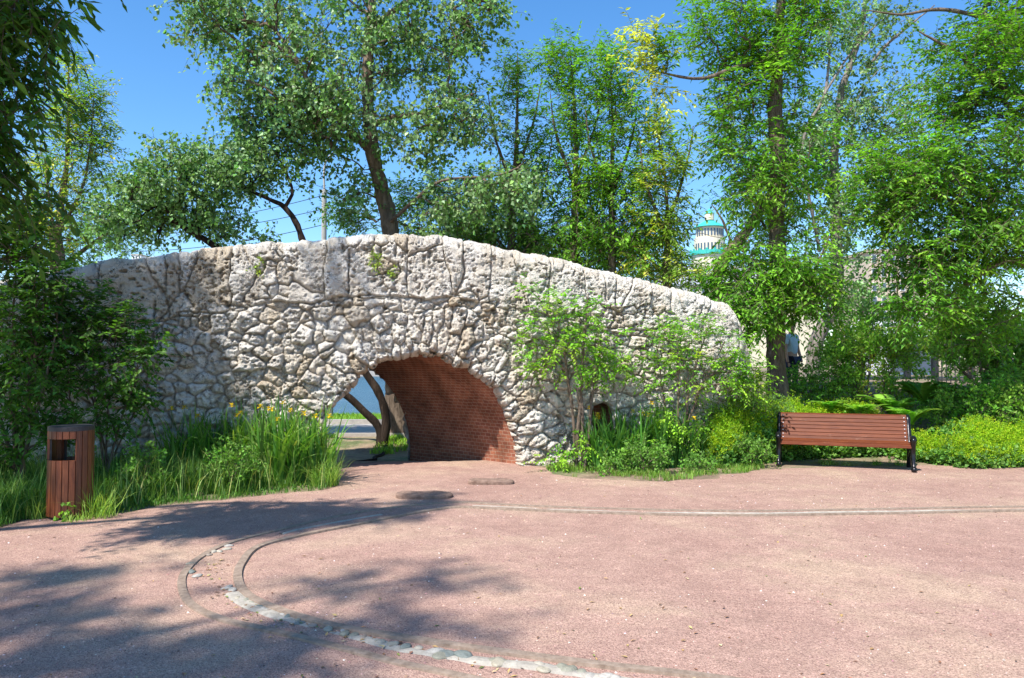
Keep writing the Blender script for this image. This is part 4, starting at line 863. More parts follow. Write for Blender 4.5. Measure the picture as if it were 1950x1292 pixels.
blades(acc, P, .05+.06*rng.random(n), .008, palette(n, [(.075, .16, .018), (.12, .2, .03), (.2, .2, .07)], [3, 2, .6], rng).clip(.005, 1), rng, .5, 2, .5)
tag(acc.build('grass', M_grass), 'short bright grass fringe along the gravel right of the arch', 'grass', kind='stuff')
acc = Acc(); P = np.concatenate([scatter([(-6.5, 20.8), (-1.4, 20.8), (-1.2, 24.2), (-7.2, 24.2)], 9000, rng), scatter([(-5.6, 15.2), (-1.8, 15), (-1.8, 16.9), (-6, 16.9)], 5000, rng)]); P = P[(P[:, 1] > 20) | (fbm(P[:, 0]*1.2, P[:, 1]*1.2, 29, 3) > .03)]
n = len(P); blades(acc, P, .07+.07*rng.random(n), .02, palette(n, [(.1, .21, .02), (.15, .25, .03)], [1, 1], rng).clip(.005, 1), rng, .5, 2, .5)
tag(acc.build('grass', M_grass), 'sunlit grass beyond the arch beside the road', 'grass', kind='stuff')
# tufts by the bin and weeds on the wall
def tuft(name, label, cat, base, n, h, rad, seed, cols, w=.009, group=None, lean=.5):
    rng = np.random.default_rng(seed); acc = Acc(); rr = rad*np.sqrt(rng.random(n)); a = rng.random(n)*6.28
    P = np.stack([rr*np.cos(a), rr*np.sin(a), np.zeros(n)], 1); blades(acc, P, h*(.5+.6*rng.random(n)), w, palette(n, cols, [1]*len(cols), rng).clip(.01, 1), rng, lean, 4, .8)
    o = acc.build(name, M_grass); o.location = base; return tag(o, label, cat, group)
GC = [(.11, .2, .03), (.18, .26, .05)]
GT = 'grass tufts around the litter bin'
tuft('grass_tuft', 'grass tuft hugging the left foot of the litter bin', 'grass tuft', gr(72, 985), 180, .26, .17, 301, GC, group=GT)
tuft('grass_tuft', 'tall seeding grass tuft at the right foot of the litter bin', 'grass tuft', gr(190, 985), 150, .36, .16, 302, GC, .008, GT)
tuft('grass_tuft', 'short grass tuft in front of the litter bin', 'grass tuft', gr(150, 990), 120, .1, .16, 303, GC, .008, GT)
tuft('grass_tuft', 'pale broad leaved tuft near the left edge of the photo', 'grass tuft', gr(30, 965), 60, .42, .14, 304, [(.16, .26, .07)], .016, None)
tuft('grass_tuft', 'thin grass tuft at the tip of the left bed beside the path through the arch', 'grass tuft', gr(618, 925), 240, .4, .18, 305, GC, .008, None)
def weed(base, label, n, rx, rz, seed, sp, name='wall_weed', group='weeds rooted in the bridge parapet'):
    rng = np.random.default_rng(seed); C = np.array(base)+rdir(n, rng)*(rng.random((n, 1))**.5)*np.array((rx, .05, rz)); root = empty(name, base, label, 'weed', group)
    cr = Acc(); br = Acc(); clumps(cr, br, C, sp, rng); br.build('stem', M_grass if False else M_bark, root, base); cr.build('foliage', M_leaf, root, base); return root
def wallpt(px, py, o=.08): s_, z_ = wall_sz(px, py); p = BASE+wdir*s_+wnor*o; return np.array((p[0], p[1], z_))
WS = dict(T=3, K=6, tl=.09, L=.04, W=.02, kind='fuzz', cols=[(.16, .24, .035), (.25, .3, .06)], w=[1, 1], sig=.02, tr=.0015, out=0, sag=.5)
weed(wallpt(497, 505, .1), 'leftmost yellowish weed hanging from the parapet stones', 12, .07, .14, 401, WS); weed(wallpt(715, 495, .1), 'larger weed on the parapet left of its middle, below the poplar trunk', 12, .08, .16, 402, WS)
weed(wallpt(748, 520, .1), 'small weed just right of the larger parapet weed', 6, .04, .06, 403, WS)
weed(gr(126, 990)+np.array((0, -.02, .1)), 'small leafy weed growing in front of the litter bin', 9, .05, .1, 404, dict(WS, T=2, K=4, L=.05, W=.04, cols=[(.13, .24, .03)], w=[1]), 'leafy_weed', None)

# flowering ground cover
def cover(polypx, n, hmax, seed, label):
    rng = np.random.default_rng(seed); poly = [tuple(gr(*q)[:2]) if len(q) == 2 else tuple(q[:2]) for q in polypx]; P = scatter(poly, n, rng); acc = Acc()
    cx = fbm(P[:, 0]*1.7, P[:, 1]*1.7, seed, 3)+.5; h = hmax*(.6+.45*cx); edgef = np.ones(len(P))
    rim = np.array(poly); 
    dd = np.full(len(P), 9.)
    for i in range(len(rim)):
        a_, b_ = rim[i], rim[(i+1) % len(rim)]; ab = b_-a_; t = np.clip(((P[:, :2]-a_)@ab)/(ab@ab), 0, 1); dd = np.minimum(dd, np.linalg.norm(P[:, :2]-(a_+t[:, None]*ab), axis=1))
    dome = np.sqrt(np.clip(dd/.6, 0, 1)); top = h*(.3+.7*dome); C = P.copy(); lev = rng.random(len(P)); C[:, 2] += top*lev
    low = lev < .5; k = low.sum()
    fl = fbm(P[:, 0]*1.5, P[:, 1]*1.5, seed+4, 3)+.35*(lev-.5)+.25*dome; yel = (~low) & (fl > .0)
    lf = ~yel
    for msk, cols, L_, W_, T_, K_, w in ((lf, [(.07, .15, .03), (.1, .19, .04)], .062, .06, 2, 5, [1, 1]), (yel, [(.19, .27, .01), (.14, .23, .012), (.25, .29, .014)], .02, .017, 5, 9, [3, 3, 1])):
        q = C[msk]; clumps(acc, None, q, dict(T=T_, K=K_, tl=.13, L=L_, W=W_, kind='fuzz', cols=cols, w=w, sig=.05, rise=.6, out=.0, lj=.2), rng)
    return tag(acc.build('flowering_ground_cover', M_leaf), label, 'ground cover', kind='stuff')
cover([(1365, 893), (1480, 878), (1600, 872), (1720, 868), (7.0, 13.2, 0), (6.2, 14.2, 0), (4.6, 14.1, 0), (3.7, 13.5, 0), (1335, 866)], 10500, 1.15, 501, 'lime yellow flowering ground cover left of and behind the bench')
cover([(1748, 880), (1850, 893), (1950, 890), (2150, 895), (9.6, 13.4, 0), (6.5, 13.0, 0)], 6500, .75, 502, 'lime yellow flowering ground cover right of the bench')

# ------------------------------------------------------------------ bench
bl, brt = gr(1494, 891), gr(1724, 895.5)
bc = (bl+brt)/2; BR = -R(21); Lb = 1.9
bench = empty('park_bench', bc, 'varnished brown slatted wooden bench with black scrolled cast iron ends', 'bench', rz=BR)
def iron_end(x, sgn):
    a = Acc()
    def bar(pts, w, t=.045):
        q = catmull(np.array([(x, y, z) for y, z in pts]), .03); w = np.asarray(w)*1.25; rr = np.broadcast_to(w, (len(q),)) if np.ndim(w) == 0 else np.interp(np.linspace(0, 1, len(q)), np.linspace(0, 1, len(w)), w)
        V, Fq = tube_batch(q[None], rr[None], 8); V[:, 0] = x+(V[:, 0]-x)*(t*.8/np.mean(rr)); a.add(V, Fq)
        for e in (q[0], q[-1]): V2, F2 = ball(e, rr[0] if e is q[0] else rr[-1], (t*.8/np.mean(rr), 1, 1)); a.add(V2, F2)
    bar([(-.06, .04), (-.03, .09), (.0, .16), (.035, .28), (.02, .38), (-.02, .46), (-.05, .52)], [.034, .03, .034, .042, .04, .04, .045])     # front leg
    bar([(-.05, .52), (.0, .555), (.06, .535), (.09, .47), (.14, .42), (.25, .4), (.36, .41)], [.045, .04, .03, .026, .026, .026, .026])          # arm scroll and seat rail
    bar([(.34, .39), (.41, .42), (.45, .5), (.5, .62), (.56, .76), (.6, .86), (.64, .885)], [.026, .03, .03, .028, .026, .03, .02])            # back upright
    bar([(.42, .42), (.46, .3), (.5, .16), (.56, .02)], [.034, .03, .028, .03])                                                              # rear leg
    bar([(.05, .2), (.15, .3), (.28, .3), (.4, .22), (.47, .2)], .014, .03); bar([(.1, .42), (.16, .34), (.24, .32), (.3, .36), (.27, .41)], .012, .03)
    bar([(.04, .3), (.1, .36), (.14, .42)], .012, .03); bar([(.4, .34), (.34, .3), (.36, .24), (.42, .26)], .011, .03)
    V2, F2 = ball((x, -.06, .035), .042, (.75, 1.2, .85)); a.add(V2, F2)
    V2, F2 = ball((x, -.045, .525), .055, (.6, 1, 1)); a.add(V2, F2)
    V2, F2 = ball((x, .56, .02), .035, (.8, 1.2, .6)); a.add(V2, F2)
    return a
def ball(c, r, s=(1, 1, 1), n=10, m=7):
    c = np.asarray(c, float); V = []
    for i in range(m+1):
        ph_ = math.pi*i/m
        for j in range(n): th = 2*math.pi*j/n; V.append((math.sin(ph_)*math.cos(th)*s[0]*r, math.sin(ph_)*math.sin(th)*s[1]*r, math.cos(ph_)*s[2]*r))
    idx = np.arange((m+1)*n).reshape(m+1, n); Fq = np.stack([idx[:-1], idx[1:], np.roll(idx[1:], -1, 1), np.roll(idx[:-1], -1, 1)], -1).reshape(-1, 4)
    return np.array(V)+c, Fq
for sgn in (-1, 1): iron_end(sgn*(Lb/2), sgn).build('iron_end', M_iron, bench, None, True)
def slat(acc, y, z, w, t, rx, rng, L=Lb-.05):
    c = .88+.25*rng.random(); n = 8; y0 = y; b = .004
    hw, ht = w/2, t/2
    prof = [(-hw+b, -ht), (hw-b, -ht), (hw, -ht+b), (hw, ht-b), (hw-b, ht), (-hw+b, ht), (-hw, ht-b), (-hw, -ht+b)]
    cr_, sr = math.cos(rx), math.sin(rx)
    V = []
    for x in (-L/2, L/2):
        for (a_, b_) in prof: V.append((x, y+a_*cr_-b_*sr, z+a_*sr+b_*cr_))
    Fq = [(i, (i+1) % 8, 8+(i+1) % 8, 8+i) for i in range(8)]
    acc.add(V, Fq, np.array((c, c*.96, c*.92))); acc.add(V[:8], [list(range(8))[::-1]], np.array((c, c, c))); acc.add(V[8:], [list(range(8))], np.array((c, c, c)))
rng = np.random.default_rng(7); a = Acc()
for i, (y, z, rx) in enumerate([(-.015, .415, R(80)), (.035, .455, 0.02), (.115, .452, -.04), (.195, .447, -.05), (.275, .443, -.05), (.35, .447, .25)]): slat(a, y, z, .072 if i else .062, .026, rx, rng)
a.build('seat', M_wood, bench)
a = Acc(); bolts = []; pr = [(.405, .475), (.435, .535), (.462, .597), (.49, .66), (.517, .723), (.543, .786), (.57, .85)]
for i, (y, z) in enumerate(pr):
    slat(a, y-.02, z, .064, .026, R(66), rng)
    for sx in (-1, 1): V2, F2 = ball((sx*(Lb/2-.06), y-.038, z+.004), .009, n=6, m=4); bo = Acc(); bo.add(V2, F2); bolts.append(bo)
slat(a, .6, .885, .05, .026, R(20), rng)
bench.scale = (1, 1, .9); bk = a.build('backrest', M_wood, bench); [bo.build('bolt', M_white, bk) for bo in bolts]

# ------------------------------------------------------------------ litter bin
bp = gr(133, 984); binr = .205; BH = .96
lb = empty('litter_bin', bp, 'round litter bin of upright reddish wood slats with a dark lid and a square opening', 'litter bin', rz=R(-8))
a = Acc(); rng = np.random.default_rng(9); ns_ = 22
for i in range(ns_):
    an = 2*math.pi*i/ns_; c = .7+.6*rng.random(); w = 2*math.pi*binr/ns_*.93; x, y = binr*math.cos(an), binr*math.sin(an)
    fd = (math.degrees(an)-276+180) % 360-180; bd = (math.degrees(an)-92+180) % 360-180
    opening = abs(fd) < 47 or abs(bd) < 47
    for z0, z1 in ([(.03, .61), (.83, BH-.05)] if opening else [(.03, BH-.05)]):
        a.box((x, y, (z0+z1)/2), (.022, w, z1-z0), an, C=np.array((c, c*.95, c*.9)))
a.build('slat_cladding', M_binwood, lb)
def cyl(acc, c, r, h, n=32, r2=None, C=None):
    th = np.arange(n)/n*2*math.pi; r2 = r if r2 is None else r2
    V = np.concatenate([np.stack([c[0]+r*np.cos(th), c[1]+r*np.sin(th), np.full(n, c[2])], 1), np.stack([c[0]+r2*np.cos(th), c[1]+r2*np.sin(th), np.full(n, c[2]+h)], 1)])
    i = np.arange(n); j = (i+1) % n; acc.add(V, np.stack([i, j, j+n, i+n], 1), C); acc.add(V, [list(range(n, 2*n))], C); acc.add(V, [list(range(n))[::-1]], C)
a = Acc(); cyl(a, (0, 0, BH-.05), binr+.014, .045, 40); cyl(a, (0, 0, BH-.005), binr+.008, .006, 40, binr-.01); a.build('lid', M_dark, lb)
a = Acc(); cyl(a, (0, 0, .04), binr-.035, .5, 28); cyl(a, (0, 0, 0), binr-.02, .03, 28)
for an in (R(35), R(145), R(215), R(325)): a.box((.185*math.cos(an), .185*math.sin(an), .48), (.02, .02, .9), an)
a.build('liner', M_dark, lb)

# ------------------------------------------------------------------ drain channel
outer = [(2250, 964), (1950, 966), (1650, 971), (1380, 974), (1100, 968), (960, 962), (880, 958), (800, 962), (700, 974), (620, 989), (540, 1008), (440, 1034), (385, 1060), (354, 1088), (346, 1115), (362, 1150), (420, 1180), (530, 1206), (640, 1233), (760, 1264), (880, 1290), (1050, 1330)]
inner = [(2250, 972), (1950, 974), (1650, 980), (1380, 983), (1200, 980), (1050, 975), (940, 970), (860, 968), (760, 984), (660, 1004), (560, 1024), (490, 1044), (460, 1075), (453, 1104), (472, 1135), (530, 1163), (620, 1190), (700, 1206), (860, 1231), (1000, 1250), (1150, 1270), (1300, 1286), (1480, 1312), (1700, 1345)]
drain = empty('drain_channel', gr(700, 1100), 'shallow curved drain channel between two edging boards, laid with mortar and pebbles across the gravel', 'drain')
dro = gr(700, 1100)
def ribbon(name, pts, w, h, z0, mat, wob=0, seed=0):
    c = catmull([gr(*q) for q in pts], .05); T = unit(np.gradient(c, axis=0)); S_ = np.stack([-T[:, 1], T[:, 0], T[:, 2]*0], 1); n = len(c); t = np.arange(n)*.05
    w = np.full(n, w)
    ww = w*(1+(wob*fbm(t*4, t*0, seed, 4) if wob else .06*fbm(t*3, t*0, seed, 3))); ww2 = w*(1+(wob*fbm(t*4, t*0+9, seed+5, 4) if wob else 0)); hh = h+.004*fbm(t*2, t*0, seed+1, 3)
    if wob: hh = h*(.6+.9*(fbm(t*2.2, t*0, seed+2, 4)+.3))
    L_ = c+S_*ww[:, None]/2; R_ = c-S_*ww2[:, None]/2; up = lambda q, z: np.stack([q[:, 0], q[:, 1], z], 1); z = np.full(n, z0)
    ins = .15 if not wob else .5
    L2 = L_*(1-ins)+c*ins; R2 = R_*(1-ins)+c*ins
    V = np.stack([up(L_, z), up(L2, z0+hh), up(c, z0+hh*(1.15 if wob else 1.02)), up(R2, z0+hh), up(R_, z)], 1); idx = np.arange(n*5).reshape(n, 5)
    Fq = np.stack([idx[:-1, :-1], idx[:-1, 1:], idx[1:, 1:], idx[1:, :-1]], -1).reshape(-1, 4)[:, ::-1]
    return npmesh(name, V.reshape(-1, 3), Fq, mat, drain, dro, None, None, bool(wob))
ribbon('edging_board', outer, .065, .024, -.012, M_edge, 0, 3); ribbon('edging_board', inner, .07, .03, -.012, M_edge, 0, 6)
ribbon('mortar_bed', [(2200, 968), (1950, 970), (1650, 975), (1380, 978), (1100, 972), (1000, 967), (900, 963)], .04, .012, -.004, M_mortar, .9, 12)
ribbon('mortar_bed', [(725, 980), (650, 993), (570, 1008), (535, 1018)], .08, .013, -.004, M_mortar, 1.0, 15)
ribbon('mortar_bed', [(442, 1130), (470, 1150), (530, 1174), (620, 1200), (700, 1220), (790, 1240), (900, 1258), (1000, 1270), (1100, 1284), (1250, 1308), (1500, 1350)], .12, .013, -.004, M_mortar, .8, 18)
def rock(c, r, s, seed, C, rz=0, n=12, m=8, amp=.16):
    V, Fq = ball((0, 0, 0), 1, (1, 1, 1), n, m); rg = np.random.default_rng(seed); ph_ = rg.random(3)*9
    k = 1+amp*(np.sin(V[:, 0]*2.3+ph_[0])+np.sin(V[:, 1]*2.9+ph_[1])+np.sin(V[:, 2]*3.1+ph_[2]))/1.6; V = V*k[:, None]*np.array(s)*r
    cz, sz_ = math.cos(rz), math.sin(rz); V = V@np.array([[cz, sz_, 0], [-sz_, cz, 0], [0, 0, 1]]); return V+np.asarray(c), Fq, np.tile(C, (len(V), 1))
rng = np.random.default_rng(33)
pc = [(.36, .32, .24), (.26, .25, .19), (.17, .19, .17), (.38, .34, .27), (.3, .24, .19), (.4, .37, .32)]
path = catmull([gr(*q) for q in [(430, 1118), (470, 1146), (530, 1170), (620, 1197), (700, 1217), (790, 1238), (900, 1256), (1000, 1268), (1100, 1282), (1220, 1300)]], .02)
spots = [path[int(k)] for k in np.linspace(0, len(path)-1, 54)]
sizes = [.02+.016*rng.random() if i < 34 else .03+.024*rng.random() for i in range(len(spots))]
for q in [(402, 1058), (410, 1052), (418, 1050), (425, 1046), (436, 1041), (368, 1090), (372, 1098), (366, 1075)]: spots.append(gr(*q)); sizes.append(.026+.012*rng.random())
for i, (p, sz) in enumerate(zip(spots, sizes)):
    if rng.random() < .3 and i < 54: continue
    C_ = np.array(pc[rng.integers(len(pc))]); q = p+np.array((rng.normal()*.018, rng.normal()*.012, .006))
    V2, F2, C2 = rock((q[0], q[1], .003), sz, (1.25, .85, .42), i, C_, rng.random()*3); npmesh('pebble', V2, F2, M_pebble, drain, dro, C2, None, True)

# slabs set in the gravel
for k, (px, py, w, dpt, lab) in enumerate([(935, 916, .62, .3, 'worn brown slab set proud of the gravel, right one of the two before the arch'), (808, 942, .68, .34, 'worn brown slab set proud of the gravel in tree shade, left one of the two before the arch')]):
    g = gr(px, py+5); n = 40; th = np.arange(n)/n*2*math.pi; rr = 1+.05*fbm(th*2, th*0, 7+k, 4); sup = np.sign(np.cos(th))*np.abs(np.cos(th))**.6, np.sign(np.sin(th))*np.abs(np.sin(th))**.7
    bx, by = w/2*rr*sup[0], dpt/2*rr*sup[1]; V = []
    for z, f_ in ((-.02, 1.0), (.035, 1.0), (.05, .95), (.054, .6)): V += [(x*f_, y*f_, z+.006*math.sin(x*17)*(z > 0)) for x, y in zip(bx, by)]
    idx = np.arange(4*n).reshape(4, n); Fq = np.stack([idx[:-1], np.roll(idx[:-1], -1, 1), np.roll(idx[1:], -1, 1), idx[1:]], -1).reshape(-1, 4)
    o = npmesh('stone_slab', V, [Fq, np.array([list(range(3*n, 4*n))])], M_slab); o.location = (g[0], g[1], 0); tag(o, lab, 'slab', 'slabs in the gravel before the arch')

# litter and loose grit
rng = np.random.default_rng(44); acc = Acc(); n = 8000
d = 3.4+7.8*rng.random(n)**1.5; x = (rng.random(n)*1.5-.75)*d; k = inpoly(x, d, outline); x, d = x[k], d[k]; n = len(x); r = (.0022+.0045*rng.random(n)**2)*(1+d*.1)
oct_ = np.array([(1, 0, 0), (-.9, .2, 0), (.1, 1, .1), (0, -1, 0), (0, .1, .75)]); Fo = np.array([(0, 2, 4), (2, 1, 4), (1, 3, 4), (3, 0, 4)])
an = rng.random(n)*6.28; Ro = np.stack([np.stack([np.cos(an), -np.sin(an), 0*an], 1), np.stack([np.sin(an), np.cos(an), 0*an], 1), np.stack([0*an, 0*an, 1+0*an], 1)], 1)
Vo = np.einsum('nij,kj->nki', Ro, oct_)*r[:, None, None]*(1+.3*rng.normal(size=(n, 5, 1)).clip(-1, 1)); Vo = Vo+np.stack([x, d, 0*x-.0005], 1)[:, None]
Fa = (Fo[None]+np.arange(n)[:, None, None]*5).reshape(-1, 3); cc = palette(n, [(.25, .16, .13), (.16, .09, .08), (.34, .28, .25), (.1, .07, .06)], [5, 3, 1, 1.5], rng).clip(.02, .8)
acc.add(Vo.reshape(-1, 3), Fa, np.repeat(cc, 5, 0)); tag(acc.build('loose_grit', M_litter), 'loose pink grit scattered over the gravel court', 'grit', kind='stuff')
acc = Acc(); n = 260; d = 3.8+7.*rng.random(n)**1.3; x = (rng.random(n)*1.4-.7)*d; k = inpoly(x, d, outline); P = np.stack([x, d, 0*x+.004], 1)[k]
q = catmull([gr(*q) for q in [(380, 1100), (410, 1070), (420, 1120), (520, 1180), (1000, 1276)]], .03); P = np.concatenate([P, (q+rng.normal(size=q.shape)*.06)[:180]]); P[:, 2] = .006; n = len(P)
A = rdir(n, rng); A[:, 2] *= .15; leaves(acc, P, A, np.array((0, 0, 1.))+.3*rdir(n, rng), .022+.03*rng.random(n), .01+.012*rng.random(n), palette(n, [(.22, .15, .06), (.13, .07, .04), (.3, .24, .13), (.09, .11, .03)], [3, 4, 1, 1], rng).clip(.02, 1), .2)
tag(acc.build('fallen_leaves', M_litter), 'small dry fallen leaves and twigs on the gravel', 'leaf litter', kind='stuff')

# ------------------------------------------------------------------ beyond the arch and background
def pole(acc, p, z0, z1, r0, r1, n=14): tube_one(acc, [(p[0], p[1], z0), (p[0], p[1], z1)], [r0, r1], n)
p = at(627, 792, 23.2); a = Acc(); pole(a, p, -.1, 1.75, .12, .11); a.build
root = empty('concrete_post', (p[0], p[1], 0), 'plain grey concrete post on the river verge seen through the arch', 'post'); a.build('post_shaft', M_conc, root, (p[0], p[1], 0)); a = Acc(); cyl(a, (0, 0, 1.75), .14, .06, 16); a.build('post_cap', M_conc, root)
# street lamp and its cables
p = at(617, 440, 26.); root = empty('street_lamp', (p[0], p[1], -2.), 'tall grey street lamp with a thin curved arm standing behind the bridge', 'street lamp'); o_ = (p[0], p[1], -2.)
a = Acc(); zt_ = at(617, 362, 26.)[2]; pole(a, p, -2.4, zt_, .11, .085); a.build('pole', M_conc, root, o_)
a = Acc(); tube_one(a, catmull([(p[0], p[1], zt_), at(617, 330, 26), at(621, 308, 26), at(634, 292, 26), at(652, 286, 26)], .1), .035, 8); a.build('curved_arm', M_conc, root, o_, True)
a = Acc(); q = at(662, 285, 26); V2, F2 = ball(q, .18, (1.7, .6, .45)); a.add(V2, F2); a.build('lamp_head', M_dark, root, o_, True)
for k, (y0, y1) in enumerate([(372, 408), (398, 420), (428, 452)]):
    a = Acc(); A_, B_ = at(617, y0, 26.), at(180, y1+25, 34.); t = np.linspace(0, 1, 20)[:, None]; q = A_*(1-t)+B_*t; q[:, 2] -= (4*t*(1-t)).ravel()*.35; tube_one(a, q, .012, 4)
    tag(a.build('overhead_cable', M_dark), ['topmost', 'middle', 'lowest'][k]+' of the three dark cables running left from the street lamp pole', 'cable', 'cables strung from the street lamp')
# lantern behind the parapet
p = at(1380, 560, 17.6); root = empty('lantern_post', (p[0], p[1], 0), 'black old style lantern just behind the right end of the parapet', 'street lamp'); o_ = (p[0], p[1], 0)
a = Acc(); pole(a, p, 0, p[2]-.1, .045, .03); a.build('pole', M_dark, root, o_); a = Acc(); cyl(a, (0, 0, p[2]-.1), .09, .26, 6, .14); a.build('lantern_glass', M_glass, root); a = Acc(); cyl(a, (0, 0, p[2]+.16), .18, .12, 6, .03); cyl(a, (0, 0, p[2]+.28), .02, .1, 6, .01); a.build('lantern_cap', M_dark, root)
# domed tower
D = 170.; S_m = D/F; c = at(1351, 440, D); tx, ty = c[0], c[1]
def zz_(py): return at(1351, py, D)[2]
tower = empty('domed_tower', (tx, ty, 0), 'cream round tower with turquoise roof bands seen between the trees', 'tower'); o_ = (tx, ty, 0)
a = Acc(); cyl(a, (tx, ty, zz_(560)), 34*S_m, zz_(484)-zz_(560), 24); cyl(a, (tx, ty, zz_(484)), 29*S_m, zz_(455)-zz_(484), 24); cyl(a, (tx, ty, zz_(455)), 26*S_m, zz_(434)-zz_(455), 24); cyl(a, (tx, ty, zz_(420)), 9*S_m, zz_(408)-zz_(420), 12); a.build('wall', M_cream, tower, o_)
a = Acc(); cyl(a, (tx, ty, zz_(488)), 38*S_m, .9, 24); cyl(a, (tx, ty, zz_(435)), 32*S_m, zz_(422)-zz_(435), 24, 10*S_m); cyl(a, (tx, ty, zz_(408)), 10*S_m, zz_(398)-zz_(408), 12, 1*S_m)
for k in range(16):
    an = k/16*6.283; a.box((tx+36*S_m*math.cos(an), ty+36*S_m*math.sin(an), zz_(482)), (.4, .4, 1.2))
a.build('roof', M_teal, tower, o_); 
for row, (y0, y1, rr_, nw) in enumerate([(452, 439, 26.3, 14), (479, 466, 29.3, 14)]):
    for k in range(nw):
        an = math.pi+math.pi*(k+.5)/nw
        if math.sin(an) > -.25: continue
        a = Acc(); a.box((tx+rr_*S_m*math.cos(an), ty+rr_*S_m*math.sin(an), (zz_(y0)+zz_(y1))/2), (.12, .34, abs(zz_(y1)-zz_(y0))), an); a.build('window', M_glass, tower, o_)
def house(name, label, px0, px1, pyt, pyb, D, mat, roofm, rows, cols, depth=12, cornice=True, pitch=0, winm=None):
    A_, B_ = at(px0, pyt, D), at(px1, pyb, D); w = B_[0]-A_[0]; zt_, zb_ = A_[2], -2.; cx_ = (A_[0]+B_[0])/2; root = empty(name, (cx_, D+depth/2, zb_), label, 'building'); o_ = (cx_, D+depth/2, zb_)
    a = Acc(); a.box((cx_, D+depth/2, (zt_+zb_)/2), (w, depth, zt_-zb_)); a.build('wall', mat, root, o_)
    a = Acc(); e = .35; a.box((cx_, D+depth/2, zt_+.2), (w+2*e, depth+2*e, .4))
    if pitch: 
        V = [(cx_-w/2, D, zt_+.4), (cx_+w/2, D, zt_+.4), (cx_+w/2, D+depth, zt_+.4), (cx_-w/2, D+depth, zt_+.4), (cx_-w/2+pitch*.6, D+pitch, zt_+.4+pitch), (cx_+w/2-pitch*.6, D+pitch, zt_+.4+pitch), (cx_+w/2-pitch*.6, D+depth-pitch, zt_+.4+pitch), (cx_-w/2+pitch*.6, D+depth-pitch, zt_+.4+pitch)]
        a.add(V, [(0, 1, 5, 4), (1, 2, 6, 5), (2, 3, 7, 6), (3, 0, 4, 7), (4, 5, 6, 7)])
    a.build('roof', roofm, root, o_); zvis = B_[2]
    for r_ in range(rows):
        for k in range(cols):
            xx = A_[0]+w*(k+.5)/cols; z_ = zvis+(zt_-zvis)*(r_+.5)/rows; hw_, hh_ = w/cols*.42, (zt_-zvis)/rows*.52
            f = Acc(); f.box((xx, D-.03, z_), (hw_+.2, .1, hh_+.2)); fo = f.build('window', M_white, root, o_)
            g = Acc(); g.box((xx, D-.07, z_), (hw_, .1, hh_)); go = g.build('pane', M_glass, fo, o_)
house('long_building', 'pale building with grey roof below the turquoise banded tower', 1255, 1560, 545, 600, 150, M_cream, M_grey, 2, 16, 14, pitch=4)
house('apartment_block', 'tall beige block half hidden by the right hand tree', 1655, 1800, 480, 640, 120, M_beige, M_beige, 6, 8, 14)
house('far_tower_block', 'tiny pale tower block far off above the left part of the parapet', 251, 268, 486, 520, 420, M_white, M_beige, 4, 3, 12)
# kiosk with awning, dishes, fence
D = 34.; q0 = at(1665, 612, D); q1 = at(1775, 700, D); zb_ = float(gz(q0[0], D)); root = empty('white_kiosk', (q0[0], D, zb_), 'white kiosk with a grey striped awning behind the olive bush', 'kiosk'); o_ = (q0[0], D, zb_)
a = Acc(); a.box(((q0[0]+q1[0])/2, D+1.6, (q0[2]+zb_)/2), (q1[0]-q0[0], 3., q0[2]-zb_)); a.build('kiosk_body', M_white, root, o_)
zA, zB = at(1700, 632, D-1)[2], at(1700, 642, D-1)[2]; x0_, x1_ = at(1690, 640, D-1)[0], at(1775, 640, D-1)[0]
V = [(x0_, D-.1, zA+.15), (x1_, D-.1, zA+.15), (x1_, D-1.1, zB), (x0_, D-1.1, zB), (x0_, D-.1, zA+.05), (x1_, D-.1, zA+.05), (x1_, D-1.1, zB-.12), (x0_, D-1.1, zB-.12)]
npmesh('awning', V, [[3, 2, 1, 0], [4, 5, 6, 7], [3, 7, 6, 2], [0, 3, 7, 4], [1, 2, 6, 5]], M_grey, root, o_)
q = at(1745, 675, D-.1); a = Acc(); a.box((q[0], D+.05, q[2]), (1.7, .1, 1.5)); a.build('shutter', M_grey, root, o_)
for k, (px, py, r_) in enumerate([(1638, 622, .26), (1657, 632, .2)]):
    q = at(px, py, 30.); z0_ = float(gz(q[0], q[1])); root = empty('white_dish', (q[0], q[1], z0_), ['larger white round dish left of the white kiosk', 'smaller white round dish nearest the white kiosk'][k], 'dish', 'white dishes by the kiosk')
    a = Acc(); V2, F2 = ball((0, 0, q[2]-z0_), r_, (1, .25, 1), 18, 10); a.add(V2, F2); a.build('dish', M_white, root, None, True); a = Acc(); tube_one(a, [(0, .05, 0), (0, .05, q[2]-z0_)], .03, 6); a.build('pole', M_dark, root)
for k, (px, D, w, pt, lab) in enumerate([(1725, 24., .16, 560, 'broad dark steel post standing in front of the white kiosk'), (1777, 24., .12, 640, 'narrower dark steel post right of the kiosk post')]):
    q = at(px, pt, D); z0_ = float(gz(q[0], q[1])); root = empty('steel_post', (q[0], q[1], z0_), lab, 'post', 'dark steel posts by the kiosk'); a = Acc(); a.box((0, 0, (q[2]-z0_)/2), (w, w, q[2]-z0_)); a.build('post_shaft', M_dark, root); a = Acc(); a.box((0, 0, q[2]-z0_+.02), (w+.04, w+.04, .04)); a.build('post_cap', M_dark, root)
D = 19.; x0_, x1_ = at(1785, 700, D)[0], at(2100, 700, D)[0]; zt_ = at(1850, 652, D)[2]; zb_ = 1.1
root = empty('railing_fence', ((x0_+x1_)/2, D, zb_), 'black upright bar railing behind the dark thicket at the right edge', 'fence'); o_ = ((x0_+x1_)/2, D, zb_); a = Acc()
for x_ in np.arange(x0_, x1_, .11): a.box((x_, D, (zt_+zb_)/2), (.018, .018, zt_-zb_+.1))
a.build('bars', M_dark, root, o_); a = Acc()
